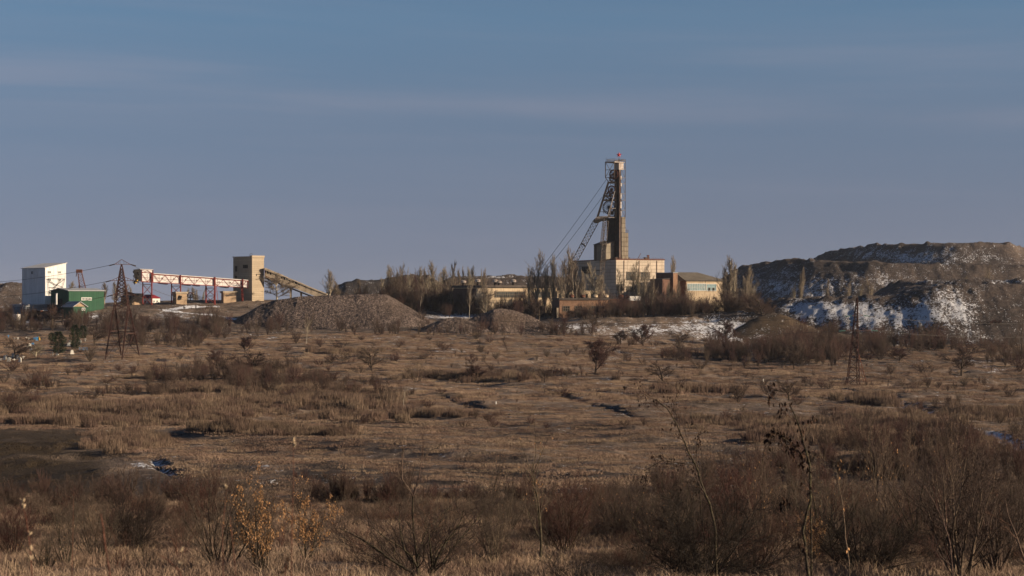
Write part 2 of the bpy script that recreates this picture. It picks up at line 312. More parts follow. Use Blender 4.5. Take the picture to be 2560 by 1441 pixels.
M = dict(
    white_clad=panel_mat('white_cladding', (.70, .69, .67), (.48, .47, .45), 2.1, 7.4, .05, (.40, .34, .28), .55, .07),
    white_gallery=panel_mat('gallery_sheeting', (.66, .63, .60), (.34, .17, .14), 2.6, 1.1, .03, (.36, .26, .21), .5, .09),
    green=panel_mat('green_sheeting', (.036, .094, .057), (.016, .060, .034), 1.1, 40, .05, (.05, .09, .06), .6, .12),
    panel=panel_mat('concrete_panels', (.58, .485, .375), (.10, .062, .040), 6.0, 1.62, .065, (.16, .085, .045), .55, .12),
    bin=panel_mat('ribbed_bin_panels', (.20, .17, .13), (.06, .045, .03), 1.5, 2.2, .14, (.09, .055, .035), .8, .25),
    shed_panel=panel_mat('shed_panels', (.22, .19, .145), (.10, .08, .055), 1.6, 3.2, .09, (.10, .075, .05), .7, .2),
    hall=panel_mat('hall_plaster', (.56, .44, .30), (.28, .20, .13), 6, 4.2, .06, (.10, .075, .055), .85, .12),
    concrete=panel_mat('tower_concrete', (.37, .30, .215), (.24, .19, .14), 12, .9, .05, (.22, .17, .12), .5, .10),
    gal_concrete=plain('gallery_concrete', (.40, .325, .235), .9, .3, .4, (.08, .06, .045)),
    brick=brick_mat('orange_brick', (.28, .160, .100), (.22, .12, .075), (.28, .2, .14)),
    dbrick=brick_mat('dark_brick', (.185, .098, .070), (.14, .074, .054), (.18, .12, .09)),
    tanbrick=brick_mat('tan_brick', (.37, .265, .170), (.32, .22, .14), (.36, .27, .19)),
    slate=plain('slate_roof', (.17, .145, .115), .85, .2, .3, (.09, .08, .06)),
    felt=plain('roof_felt', (.10, .082, .07), .9, .3, .2),
    lightroof=plain('light_roof_sheet', (.62, .60, .56), .6, .12, .3),
    greyroof=plain('grey_roof_sheet', (.33, .34, .35), .6, .15, .3),
    maroon=plain('maroon_roof_sheet', (.21, .022, .032), .6, .15, .5),
    white=plain('white_plaster', (.74, .71, .66), .85, .1, .5, (.5, .45, .38)),
    steel=plain('dark_steel', (.028, .025, .024), .8, .4, .4, (.055, .032, .024)),
    greysteel=plain('weathered_steel', (.135, .115, .095), .7, .3, .5, RUST),
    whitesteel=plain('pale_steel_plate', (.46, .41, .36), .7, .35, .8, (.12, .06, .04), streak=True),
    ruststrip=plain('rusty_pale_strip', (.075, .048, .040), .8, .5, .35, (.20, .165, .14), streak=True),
    rust=plain('rusty_steel', (.15, .062, .040), .85, .4, .8, (.06, .03, .02)),
    pylon=plain('pylon_steel', (.060, .032, .026), .8, .35, .5, (.10, .042, .032)),
    red=plain('red_paint', (.25, .050, .042), .75, .25, .6, (.13, .04, .03)),
    star=plain('red_star_enamel', (.38, .012, .020), .4, .1, 1),
    glass=plain('old_glass', (.055, .062, .062), .35, .5, .7),
    paleglass=plain('dusty_glass', (.24, .33, .34), .35, .25, .9),
    frame=plain('window_frame', (.60, .60, .56), .7, .1, 1),
    dframe=plain('old_window_frame', (.16, .13, .10), .8, .2, 1),
    blueshed=plain('blue_grey_sheet', (.15, .20, .25), .6, .2, .4, (.10, .08, .07)),
    dark=plain('opening_shade', (.020, .018, .017), .9, .2, 1),  # near-black, shade of openings put into the colour; other dark parts share it
    yellow=plain('yellow_paint', (.55, .33, .04), .6, .2, 1),
    blue=plain('blue_paint', (.08, .27, .50), .6, .2, 1),
    stone=plain('grave_stone', (.55, .53, .47), .8, .2, 1, rnd=.25),
    porc=plain('glass_insulator', (.10, .22, .18), .3, .2, 1),
    cable=plain('cable', (.05, .045, .04), .7, .1, 1),
    bark=plain('dark_bark', (.060, .043, .032), .9, .35, 4, rnd=.25),
    twig=plain('brown_twigs', (.115, .070, .050), .9, .3, 3, rnd=.28),
    redtwig=plain('red_brown_twigs', (.140, .058, .040), .9, .3, 3, rnd=.2),
    twigf=plain('far_brown_twigs', (.076, .052, .041), .9, .3, 1, rnd=.30),
    redtwigf=plain('far_red_twigs', (.082, .045, .038), .9, .3, 1, rnd=.25),
    poplar=plain('poplar_twigs', (.195, .155, .115), .9, .3, 1, rnd=.2),
    pbark=plain('poplar_bark', (.36, .31, .23), .9, .3, 1, rnd=.15),
    birch=plain('birch_bark', (.40, .35, .28), .8, .25, 3),
    leaf=plain('dry_golden_leaves', (.46, .26, .125), .85, .5, 9),
    dleaf=plain('dry_brown_leaves', (.050, .028, .018), .8, .4, 6),
    pod=plain('pale_seed_pods', (.42, .32, .21), .8, .2, 6),
    stem=plain('rusty_weed_stem', (.13, .058, .040), .85, .3, 5),
    needle=plain('dark_evergreen', (.020, .034, .016), .9, .4, 2, (.05, .04, .015)),
    grass=plain('dry_grass_blades', (.335, .243, .182), .9, .30, 1.5, rnd=.30, patch=((.60, .56, .54), (1.18, 1.15, 1.08))),
    reed=plain('dry_reeds', (.210, .150, .112), .9, .3, .8, rnd=.25, patch=((.6, .58, .58), (1.2, 1.15, 1.1))),
    marker=plain('white_marker', (.8, .78, .72), .7, .05, 1))

# ------------------------------------------------------------------ object helpers
def tag(o, label=None, cat=None, group=None, kind=None):
    if label: o['label'] = label
    if cat: o['category'] = cat
    if group: o['group'] = group
    if kind: o['kind'] = kind
    return o
def empty(name, loc, label, cat, rz=0.0, group=None):
    o = bpy.data.objects.new(name, None); col.objects.link(o); o.location = loc; o.rotation_euler = (0, 0, rz)
    o.empty_display_size = 1; return tag(o, label, cat, group)
class MB:
    def __init__(s): s.v = []; s.f = []
    def add(s, vs, fs):
        b = len(s.v); s.v += [tuple(v) for v in vs]; s.f += [tuple(b+i for i in f) for f in fs]; return s
    def box(s, x0, y0, z0, x1, y1, z1):
        return s.add([(x0, y0, z0), (x1, y0, z0), (x1, y1, z0), (x0, y1, z0), (x0, y0, z1), (x1, y0, z1), (x1, y1, z1), (x0, y1, z1)],
                     [(0, 3, 2, 1), (4, 5, 6, 7), (0, 1, 5, 4), (1, 2, 6, 5), (2, 3, 7, 6), (3, 0, 4, 7)])
    def bar(s, a, b, r, n=4, r2=None):
        a = Vector(a); b = Vector(b); d = (b-a)
        if d.length < 1e-6: return s
        d.normalize(); u = d.cross(Vector((0, 0, 1)) if abs(d.z) < .95 else Vector((1, 0, 0))).normalized(); v = d.cross(u)
        r2 = r if r2 is None else r2; vs = []
        for c, q in ((a, r), (b, r2)):
            for k in range(n):
                t = 2*math.pi*(k+.5)/n; vs.append(c+(u*math.cos(t)+v*math.sin(t))*q)
        fs = [(k, (k+1) % n, n+(k+1) % n, n+k) for k in range(n)]+[tuple(range(n-1, -1, -1)), tuple(range(n, 2*n))]
        return s.add(vs, fs)
    def prism(s, poly, d):
        """poly: list of 3D points of one end, d: extrusion vector"""
        n = len(poly); P = [Vector(p) for p in poly]; d = Vector(d)
        return s.add(P+[p+d for p in P], [tuple(range(n-1, -1, -1)), tuple(range(n, 2*n))]+[(k, (k+1) % n, n+(k+1) % n, n+k) for k in range(n)])
    def truss(s, c0, c1, n, rc, rb, cross=True):
        """c0, c1: lists of corresponding chord ends; lattice on every side between neighbouring chords"""
        c0 = [Vector(c) for c in c0]; c1 = [Vector(c) for c in c1]; k = len(c0)
        for a, b in zip(c0, c1): s.bar(a, b, rc)
        for i in range(k):
            j = (i+1) % k
            if k == 2 and i == 1: break
            for q in range(n):
                a0 = c0[i].lerp(c1[i], q/n); a1 = c0[i].lerp(c1[i], (q+1)/n); b0 = c0[j].lerp(c1[j], q/n); b1 = c0[j].lerp(c1[j], (q+1)/n)
                if cross: s.bar(a0, b1, rb); s.bar(b0, a1, rb)
                elif q % 2: s.bar(a0, b1, rb)
                else: s.bar(b0, a1, rb)
                s.bar(a1, b1, rb)
        return s
    def build(s, name, m, parent=None, smooth=False, loc=None):
        me = bpy.data.meshes.new(name); me.from_pydata(s.v, [], s.f); me.update()
        me.materials.append(m)
        if smooth: me.polygons.foreach_set('use_smooth', [True]*len(me.polygons))
        o = bpy.data.objects.new(name, me); col.objects.link(o)
        if parent: o.parent = parent
        if loc is not None: o.location = loc
        return o

# ------------------------------------------------------------------ ground sheet
def smask(U, V): return blob(U, V, SNOW)
yy = np.concatenate([np.linspace(-60, 18, 20), np.exp(np.linspace(math.log(20), math.log(1150), 1150)), np.exp(np.linspace(math.log(1180), math.log(6000), 50))])
ss = np.linspace(-.62, .62, 1300)
S_, Y_ = np.meshgrid(ss, yy)
X_ = S_*(np.maximum(Y_, 0)+70)
Z_ = terr(X_, Y_)
Ys = np.maximum(Y_, 1); U_ = X_/Ys*F+CX; V_ = HZ-Z_*F/Ys
snow = np.where(Y_ > 60, smask(U_, V_), 0)*.95
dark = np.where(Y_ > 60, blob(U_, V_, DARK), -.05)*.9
for pl, w_, d_, s_ in DW:
    g_ = np.exp(-(seg_dist(X_, Y_, pl)/(w_*1.15))**2); dark = dark-.55*g_; snow = snow+g_*s_*.8
for pl, w_ in TW: snow = snow+1.1*np.exp(-(seg_dist(X_, Y_, pl)/w_)**4)
green = sstep(0, 1, 1.25*np.exp(-(((U_+60)/330)**6+((V_-1165)/95)**6)) * (U_ < 240+(V_-1085)*1.75) * (Y_ < 420) * (Y_ > 125))
green = np.maximum(green, .8*np.exp(-(((U_-540)/90)**4+((V_-1258)/9)**4))*(Y_ < 200))
green = green*sstep(0, 0.4, .75+fbm(X_/6, Y_/6, 3, 44)); snow = snow-green*.8*(U_ < 320)
for pl, w_ in PATH: green = green*(1-.45*np.exp(-(seg_dist(X_, Y_, pl)/w_)**2))
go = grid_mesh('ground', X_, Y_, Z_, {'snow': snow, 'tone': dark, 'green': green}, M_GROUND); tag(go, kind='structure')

# ------------------------------------------------------------------ tipped hills
def hill(name, crest, depth, slope, m, cell=1.2, snowb=(), toneb=(), rough=1.0, lump=1.0, warp=.6, base=None, kind='structure', seed=1, label=None, cat=None, zoff=0, fine=0.0, rnd_=2.5, gully=0.0):
    """flat-topped tip: crest = front edge (u, row, Y); depth back; falls at the angle of repose on all sides"""
    P = [at(*c) for c in crest]; xs = [p.x for p in P]; H = max(p.z for p in P)
    front = [(p.x, p.y) for p in P]; back = [(p.x, p.y+depth) for p in reversed(P)]
    poly = front+back+[front[0]]
    zb = min(gz(p.x, p.y) for p in P)-6; run = (H-zb)/slope+4
    x0, x1 = min(xs)-run, max(xs)+run; y0 = min(p.y for p in P)-run; y1 = max(p.y for p in P)+depth+min(run, 25)
    nx = int((x1-x0)/cell); ny = int((y1-y0)/cell)
    X, Y = np.meshgrid(np.linspace(x0, x1, nx), np.linspace(y0, y1, ny))
    wx = fbm(X/30, Y/30, 2, seed+3)*3.5*warp*rough+fbm(X/6, Y/6, 2, seed+9)*.5*rough
    wy = fbm(X/30, Y/30, 2, seed+5)*4*warp*rough
    Xw, Yw = X+wx, Y+wy
    d = seg_dist(Xw, Yw, poly)
    ins = np.zeros(X.shape, bool)
    n = len(poly)-1
    for k in range(n):
        ax, ay = poly[k]; bx, by = poly[k+1]
        c = ((ay > Yw) != (by > Yw)) & (Xw < (bx-ax)*(Yw-ay)/((by-ay) if by != ay else 1e-9)+ax); ins ^= c
    zt = np.interp(X, xs, [p.z for p in P])
    d2 = np.maximum(0, np.sqrt(d*d+rnd_*rnd_)-rnd_)
    Z = np.where(ins, zt, zt-slope*d2)
    edge = np.exp(-(d/7)**2)
    Z = Z+edge*lump*(np.maximum(0, fbm(X/5, Y/5, 2, seed+20))*2.0)+np.where(ins, 1, .6)*fbm(X/9, Y/9, 4, seed+30)*1.1*rough*lump+fbm(X/2.2, Y/2.2, 3, seed+40)*.35*rough
    if gully: Z = Z-np.where(ins, 0, 1)*np.minimum(d/5, 1)*np.abs(fbm(X/7+wy*.1, Y/40, 3, seed+60))*gully
    if fine: Z = Z+(vn(X/.55, Y/.55, seed+70)-.5)*fine+(vn(X/1.1, Y/1.1, seed+71)-.5)*fine
    U = X/Y*F+CX; V = HZ-Z*F/Y
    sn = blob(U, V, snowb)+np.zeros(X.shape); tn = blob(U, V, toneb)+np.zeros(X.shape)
    cx, cy = float(P[len(P)//2].x), float(P[len(P)//2].y)
    o = grid_mesh(name, X-cx, Y-cy, Z, {'snow': sn, 'tone': tn}, m); o.location = (cx, cy, 0)
    return tag(o, label, cat, None, kind) if kind else tag(o, label, cat)
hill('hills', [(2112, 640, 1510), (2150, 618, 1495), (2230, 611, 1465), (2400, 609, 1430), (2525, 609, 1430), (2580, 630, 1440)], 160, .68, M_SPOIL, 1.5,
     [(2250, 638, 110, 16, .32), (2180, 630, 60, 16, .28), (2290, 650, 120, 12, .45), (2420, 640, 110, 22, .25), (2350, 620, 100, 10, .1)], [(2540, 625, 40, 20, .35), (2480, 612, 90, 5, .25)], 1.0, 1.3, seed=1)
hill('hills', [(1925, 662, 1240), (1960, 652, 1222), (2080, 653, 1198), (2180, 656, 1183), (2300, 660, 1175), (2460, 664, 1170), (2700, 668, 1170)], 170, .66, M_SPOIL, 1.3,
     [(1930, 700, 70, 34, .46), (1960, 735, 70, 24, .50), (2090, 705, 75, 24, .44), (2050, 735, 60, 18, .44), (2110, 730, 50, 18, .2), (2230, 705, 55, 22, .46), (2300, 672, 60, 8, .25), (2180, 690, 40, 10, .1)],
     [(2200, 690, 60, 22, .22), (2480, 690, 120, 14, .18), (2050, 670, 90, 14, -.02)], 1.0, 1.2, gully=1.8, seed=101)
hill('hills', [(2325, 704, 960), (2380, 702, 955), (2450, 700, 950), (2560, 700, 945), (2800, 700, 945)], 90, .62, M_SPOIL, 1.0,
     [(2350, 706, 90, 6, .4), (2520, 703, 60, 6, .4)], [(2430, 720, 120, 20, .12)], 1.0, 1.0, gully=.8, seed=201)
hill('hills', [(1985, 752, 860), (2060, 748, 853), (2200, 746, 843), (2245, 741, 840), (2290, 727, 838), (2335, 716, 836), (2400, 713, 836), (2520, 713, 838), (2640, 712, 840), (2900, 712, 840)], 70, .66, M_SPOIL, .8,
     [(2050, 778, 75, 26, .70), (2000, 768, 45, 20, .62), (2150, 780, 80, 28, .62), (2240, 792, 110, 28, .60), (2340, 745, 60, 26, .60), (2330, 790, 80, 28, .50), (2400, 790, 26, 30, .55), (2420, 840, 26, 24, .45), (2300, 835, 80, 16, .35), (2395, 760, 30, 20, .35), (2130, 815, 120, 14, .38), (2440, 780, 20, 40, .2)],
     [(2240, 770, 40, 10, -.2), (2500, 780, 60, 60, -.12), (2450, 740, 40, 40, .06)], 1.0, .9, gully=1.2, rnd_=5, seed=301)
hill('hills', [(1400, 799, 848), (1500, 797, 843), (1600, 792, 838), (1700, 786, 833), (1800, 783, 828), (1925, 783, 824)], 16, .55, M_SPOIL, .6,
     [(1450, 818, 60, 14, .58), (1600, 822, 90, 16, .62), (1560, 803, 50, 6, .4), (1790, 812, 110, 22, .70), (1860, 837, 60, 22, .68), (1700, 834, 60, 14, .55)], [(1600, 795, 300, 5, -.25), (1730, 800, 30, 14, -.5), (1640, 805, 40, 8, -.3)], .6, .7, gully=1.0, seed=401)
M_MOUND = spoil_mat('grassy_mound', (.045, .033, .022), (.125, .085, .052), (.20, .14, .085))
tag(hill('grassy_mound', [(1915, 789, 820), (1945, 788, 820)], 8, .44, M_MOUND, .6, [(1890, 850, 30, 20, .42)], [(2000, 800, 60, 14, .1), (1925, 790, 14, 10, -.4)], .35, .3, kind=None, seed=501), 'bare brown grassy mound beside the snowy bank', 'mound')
hill('hills', [(850, 716, 1500), (870, 708, 1500), (920, 704, 1505), (950, 702, 1510), (985, 694, 1515), (1060, 694, 1520)], 80, .55, M_SPOIL, 1.5, [(860, 722, 20, 5, .4)], [(900, 715, 200, 30, -.35)], 1.0, 1.6, seed=601)  # far hill's tone lowered, its shade put into the colour
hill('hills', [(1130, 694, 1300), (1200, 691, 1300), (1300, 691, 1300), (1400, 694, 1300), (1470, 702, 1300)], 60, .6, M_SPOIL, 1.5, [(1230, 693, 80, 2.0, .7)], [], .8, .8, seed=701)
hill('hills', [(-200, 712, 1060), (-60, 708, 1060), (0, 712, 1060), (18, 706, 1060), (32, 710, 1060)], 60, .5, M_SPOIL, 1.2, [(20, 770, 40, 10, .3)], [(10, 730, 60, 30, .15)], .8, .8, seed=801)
def heap(crest, depth, slope, cell, snowb, toneb, seed, label, fine=.36):
    return hill('gravel_heap', crest, depth, slope, M_GRAVEL, cell, snowb, toneb, .35, .35, kind=None, seed=seed, label=label, cat='gravel heap', fine=fine, rnd_=.8)
heap([(655, 764, 843), (690, 752, 843), (745, 743, 844), (850, 740, 845), (930, 737, 846), (962, 739, 846)], 14, .60, .38, [(850, 800, 140, 6, .3), (640, 775, 40, 8, .1)], [(985, 770, 40, 30, .35)], 11, 'long dark gravel heap below the broken sloping gallery')
heap([(1200, 790, 816), (1234, 774, 816), (1262, 776, 816), (1296, 782, 817), (1312, 787, 817)], 4, .50, .30, [(1180, 790, 26, 6, .5)], [(1270, 800, 50, 24, .8)], 12, 'brown gravel heap with pointed top below the poplars')
heap([(1115, 797, 805), (1150, 795, 805)], 3, .42, .32, [(1060, 800, 40, 6, .4)], [(1150, 808, 34, 14, .6)], 13, 'lowest gravel heap, between the long dark heap and the pointed one', .3)

# ================================================================== BUILDINGS
def wall_solid(name, m, t, pts, h, z0=-3.0):
    """vertical prism over footprint pts (local xy); h = number or list of top heights per point"""
    hs = h if isinstance(h, (list, tuple)) else [h]*len(pts); n = len(pts); mb = MB()
    mb.add([(x, y, z0) for x, y in pts]+[(x, y, z) for (x, y), z in zip(pts, hs)], [tuple(range(n-1, -1, -1)), tuple(range(n, 2*n))]+[(k, (k+1) % n, n+(k+1) % n, n+k) for k in range(n)])
    return mb.build(name, m, t)
class Bld:
    """building frame from picture measurements: near corner column u0, lit face ends at column uR, shaded face at uL; x local = along the lit face, y local = along the shaded face"""
    def __init__(s, name, label, cat, u0, uR, uL, rb, Y, ang=40):
        t = R(ang); s.ang = t; s.Y = Y; s.rb = rb; s.u0 = u0; s.uR = uR; s.uL = uL
        x0 = (u0-CX)*Y/F; k = (uR-CX)/F; s.La = (k*Y-x0)/(math.cos(t)-k*math.sin(t))
        k = (uL-CX)/F; s.Lb = (x0-k*Y)/(math.sin(t)+k*math.cos(t))
        s.base = at(u0, rb, Y); s.root = empty(name, s.base, label, cat, t)
    def z(s, row, Y=None): return (s.rb-row)*(Y or s.Y)/F
    def fx(s, u):
        k = (u-CX)/F; x0 = s.base.x; t = s.ang; return (k*s.Y-x0)/(math.cos(t)-k*math.sin(t))
    def fy(s, u):
        k = (u-CX)/F; x0 = s.base.x; t = s.ang; return (x0-k*s.Y)/(math.sin(t)+k*math.cos(t))
    def box(s, name, m, x0, x1, y0, y1, z0, z1, parent=None): return MB().box(x0, y0, z0, x1, y1, z1).build(name, m, parent or s.root)
    def win(s, u0, u1, r0, r1, face='a', pane='glass', frame='frame', nx=2, nz=2, name='window', t=.12):
        """frame with mullions (window) and glass (pane) on lit face a or shaded face b"""
        z0, z1 = s.z(r1), s.z(r0)
        a0, a1 = (s.fx(u0), s.fx(u1)) if face == 'a' else (s.fy(u1), s.fy(u0))
        fr = MB(); pn = MB(); d = .16
        def bx(mb, p0, p1, q0, q1, o):
            if face == 'a': mb.box(p0, -o, q0, p1, .02, q1)
            else: mb.box(-o, p0, q0, .02, p1, q1)
        bx(pn, a0+t*.5, a1-t*.5, z0+t*.5, z1-t*.5, d*.35)
        bx(fr, a0, a0+t, z0, z1, d); bx(fr, a1-t, a1, z0, z1, d); bx(fr, a0+t, a1-t, z0, z0+t, d); bx(fr, a0+t, a1-t, z1-t, z1, d)
        for k in range(1, nx): x = a0+(a1-a0)*k/nx; bx(fr, x-t*.4, x+t*.4, z0+t, z1-t, d*.9)
        for k in range(1, nz): z = z0+(z1-z0)*k/nz; bx(fr, a0+t, a1-t, z-t*.3, z+t*.3, d*.8)
        f = fr.build(name, M[frame], s.root); pn.build('pane', M[pane], f); return f

# --- white clad tower block
b = Bld('tower_block', 'tall white metal clad tower block with sloping roof at far left', 'building', 113, 165, 55, 775, 900, 42)
La, Lb = b.La, b.Lb; h0 = b.z(671); h1 = b.z(661, 912)+.2
wall_solid('wall', M['white_clad'], b.root, [(0, 0), (La, 0), (La, Lb), (0, Lb)], [h0, h1, h1, h0], 2.4)
MB().box(-.25, -.25, -4, La-.1, Lb, 2.35).build('brick_base', M['dbrick'], b.root)
MB().prism([(-.5, -.5, h0+.05), (La+.4, -.5, h1+.12), (La+.4, -.5, h1+.35), (-.5, -.5, h0+.28)], (0, Lb+1, 0)).build('roof', M['lightroof'], b.root)
for r0, r1 in ((677.5, 684), (696.5, 703), (729, 736)):
    for u in (123.5, 148.5): b.win(u-4, u+4, r0, r1, nx=2, nz=1, t=.22)
b.win(78, 83, 677, 686, 'b', 'dark', nx=2, nz=1, t=.2)
mb = MB(); P = lambda u, r: (b.fx(u), -.5, b.z(r))
for a_, c_ in (((118, 697), (124, 742)), ((161, 697), (155, 720)), ((118, 697), (161, 697)), ((119, 704), (156, 718)), ((161, 697), (130, 722)), ((122, 719), (157, 720)), ((118, 697), (140, 716)), ((150, 700), (126, 735))): mb.bar(P(*a_), P(*c_), .09)
mb.build('steel_bracing', M['steel'], b.root)
# low sheds at its foot
b = Bld('low_shed', 'long low blue grey lean-to shed in front of the white tower block', 'shed', 72, 118, 25, 792, 885, 40)
b.box('wall', M['blueshed'], 0, b.La, 0, b.Lb, -2, b.z(763))
MB().prism([(-.3, -.3, b.z(764)), (b.La+.3, -.3, b.z(762)), (b.La+.3, -.3, b.z(760.5)), (-.3, -.3, b.z(762))], (0, b.Lb+.6, 0)).build('roof', M['greyroof'], b.root)
b = Bld('metal_shed', 'small grey metal shed with pale corner door at far left', 'shed', 59, 72, 33, 786, 872, 40)
b.box('wall', M['blueshed'], 0, b.La, 0, b.Lb, -2, b.z(767))
MB().box(-.3, -.3, b.z(767)+.01, b.La+.3, b.Lb+.3, b.z(765)).build('roof', M['greyroof'], b.root)
MB().box(-.06, .2, 0, -.01, 1.3, b.z(768)).build('door', M['lightroof'], b.root)
b = Bld('white_container', 'small white container below the grey metal shed at far left', 'container', 42, 51, 32, 795, 862, 40)
b.box('body', M['white'], 0, b.La, 0, b.Lb, -1, b.z(786)); b.box('door', M['lightroof'], .2, b.La-.2, -.06, -.01, .1, b.z(787))
b = Bld('ruined_shed', 'low brick hut with snow on its rusty roof near the white tower block', 'shed', 102, 124, 80, 794, 872, 40)
b.box('wall', M['dbrick'], 0, b.La, 0, b.Lb, -2, b.z(779)); MB().prism([(-.3, -.3, b.z(779)), (b.La+.3, -.3, b.z(780)), (b.La+.3, -.3, b.z(778)), (-.3, -.3, b.z(776.5))], (0, b.Lb+.6, 0)).build('roof', M['rust'], b.root)
MB().box(1, 0, b.z(777.6), b.La*.8, b.Lb*.6, b.z(776.1)).build('snow_patch', M['marker'], b.root)
# green warehouse
b = Bld('green_warehouse', 'green metal warehouse with a long white window strip', 'warehouse', 172, 260, 127, 778, 880, 38)
La, Lb = b.La, b.Lb; e = b.z(728); rg = b.z(722)
wall_solid('wall', M['green'], b.root, [(0, 0), (La, 0), (La, Lb), (0, Lb)], e)
for x_ in (0, La-.1): MB().prism([(x_, 0, e), (x_, Lb, e), (x_, Lb*.5, rg)], (.1, 0, 0)).build('gable', M['green'], b.root)
MB().prism([(-.6, -.5, e), (-.6, Lb*.5, rg+.05), (-.6, Lb+.5, e), (-.6, Lb+.5, e+.25), (-.6, Lb*.5, rg+.3), (-.6, -.5, e+.25)], (La+1.2, 0, 0)).build('roof', M['greyroof'], b.root)
b.win(203, 229, 744, 751.5, nx=7, nz=1, t=.25)
b.box('door', M['dark'], -.07, -.01, Lb*.35, Lb*.7, 0, e*.62)
# green house with pale gable
b = Bld('green_house', 'small green house with grey pitched roof before the green warehouse', 'house', 184, 216, 157, 779, 862, 40)
La, Lb = b.La, b.Lb; e = b.z(767); rg = b.z(755.5)
wall_solid('wall', M['green'], b.root, [(0, 0), (La, 0), (La, Lb), (0, Lb)], e)
for y_ in (0, Lb-.1): MB().prism([(0, y_, e), (La, y_, e), (La*.5, y_, rg)], (0, .1, 0)).build('gable', M['tanbrick'], b.root)
MB().prism([(-.6, -.6, e-.3), (La*.5, -.6, rg), (La+.6, -.6, e-.3), (La+.6, -.6, e), (La*.5, -.6, rg+.3), (-.6, -.6, e)], (0, Lb+1.2, 0)).build('roof', M['greyroof'], b.root)
b.win(204, 213, 770, 777, nx=2, nz=1, t=.2)
mb = MB().bar(at(141, 762, 868), at(141, 735, 868), .42, 10); o = mb.build('flue_pipe', M['lightroof']); tag(o, 'thin pale flue pipe in front of the green warehouse', 'pipe')
MB().bar(at(141, 735.2, 868), at(141, 733.6, 868), .62, 10).build('cap', M['greyroof'], o)
# crane boom
t = empty('lattice_crane', at(213, 745, 930), 'rusty lattice crane boom rising behind the green warehouse', 'crane')
A = at(211, 722, 930)-t.location; B = at(199, 680, 930)-t.location
ow = [(-1.6, -1, 0), (1.6, -1, 0), (1.6, 1, 0), (-1.6, 1, 0)]
MB().truss([A+Vector(q)+Vector((0, 0, -4)) for q in ow], [B+Vector(q)*.55 for q in ow], 9, .13, .07, False).build('boom', M['rust'], t)
MB().box(B.x-1.5, B.y-.8, B.z-.4, B.x+1.2, B.y+.8, B.z+1.1).bar(B+Vector((-1.2, 0, 1)), B+Vector((-1.6, 0, -2.2)), .2).build('boom_head', M['rust'], t)
MB().box(-4, -2.5, -3, 3, 2.5, 1.2).box(-4.5, -1.8, 1.2, -1, 1.8, 3.4).build('cab', M['rust'], t)
Cc = at(198, 716, 930)-t.location
MB().bar(Cc+Vector((0, 0, -4)), Cc+Vector((0, 0, .6)), .35).bar(Cc, A, .1).build('mast', M['rust'], t)

# ruin with conveyor parts
b = Bld('ruined_brick_block', 'ruined tan brick block behind the left pylon with broken top', 'building', 349, 352, 328, 773, 925, 62)
b.root['label'] = 'roofless tan brick block left of the red roofed house'
wall_solid('wall', M['tanbrick'], b.root, [(0, 0), (2.0, 0), (2.0, 8), (0, 8)], [b.z(734), b.z(734), b.z(733), b.z(734)])
wall_solid('wall', M['tanbrick'], b.root, [(-6.2, -.5), (-.05, -.5), (-.05, 6), (-6.2, 6)], [b.z(744), b.z(735), b.z(735), b.z(742)])
t = empty('broken_conveyor', at(322, 772, 918), 'collapsed dark conveyor leaning on the roofless tan brick block', 'conveyor')
L0 = t.location
mb = MB(); mb.bar(at(318, 768, 918)-L0, at(333, 735, 918)-L0, .9, 6).bar(at(312, 730, 918)-L0, at(346, 739, 918)-L0, .5, 6).bar(at(324, 760, 917)-L0, at(334, 744, 917)-L0, 1.1, 6).build('belt_frame', M['steel'], t)
MB().truss([at(306, 745, 918)-L0, at(306, 752, 918)-L0, at(306, 752, 920)-L0], [at(338, 748, 918)-L0, at(338, 755, 918)-L0, at(338, 755, 920)-L0], 6, .14, .09).build('side_frame', M['rust'], t)
MB().prism([at(302, 764, 915)-L0, at(330, 771, 915)-L0, at(330, 773, 915)-L0, at(302, 766, 915)-L0], (0, .6, 0)).build('yellow_beam', M['yellow'], t)
# white house, maroon hip roof
b = Bld('red_roofed_house', 'white two storey house with maroon hip roof under the red gallery', 'house', 380, 400, 349, 770, 940, 40)
La, Lb = b.La, b.Lb; e = b.z(746)
wall_solid('wall', M['white'], b.root, [(0, 0), (La, 0), (La, Lb), (0, Lb)], e)
rz = b.z(737)
MB().add([(-.5, -.5, e), (La+.5, -.5, e), (La+.5, Lb+.5, e), (-.5, Lb+.5, e), (La*.5, La*.5, rz), (La*.5, Lb-La*.5, rz)], [(0, 1, 4), (1, 2, 5, 4), (2, 3, 5), (3, 0, 4, 5), (3, 2, 1, 0)]).build('roof', M['maroon'], b.root)
for u in (385, 393): b.win(u-2, u+2, 751, 757, nx=1, nz=1, t=.15)
for u in (356, 363, 371): b.win(u-2, u+2, 751, 757, 'b', nx=1, nz=1, t=.15)
b.box('parapet', M['dbrick'], -.4, La*.2, Lb-2, Lb+.3, e+.02, b.z(735))

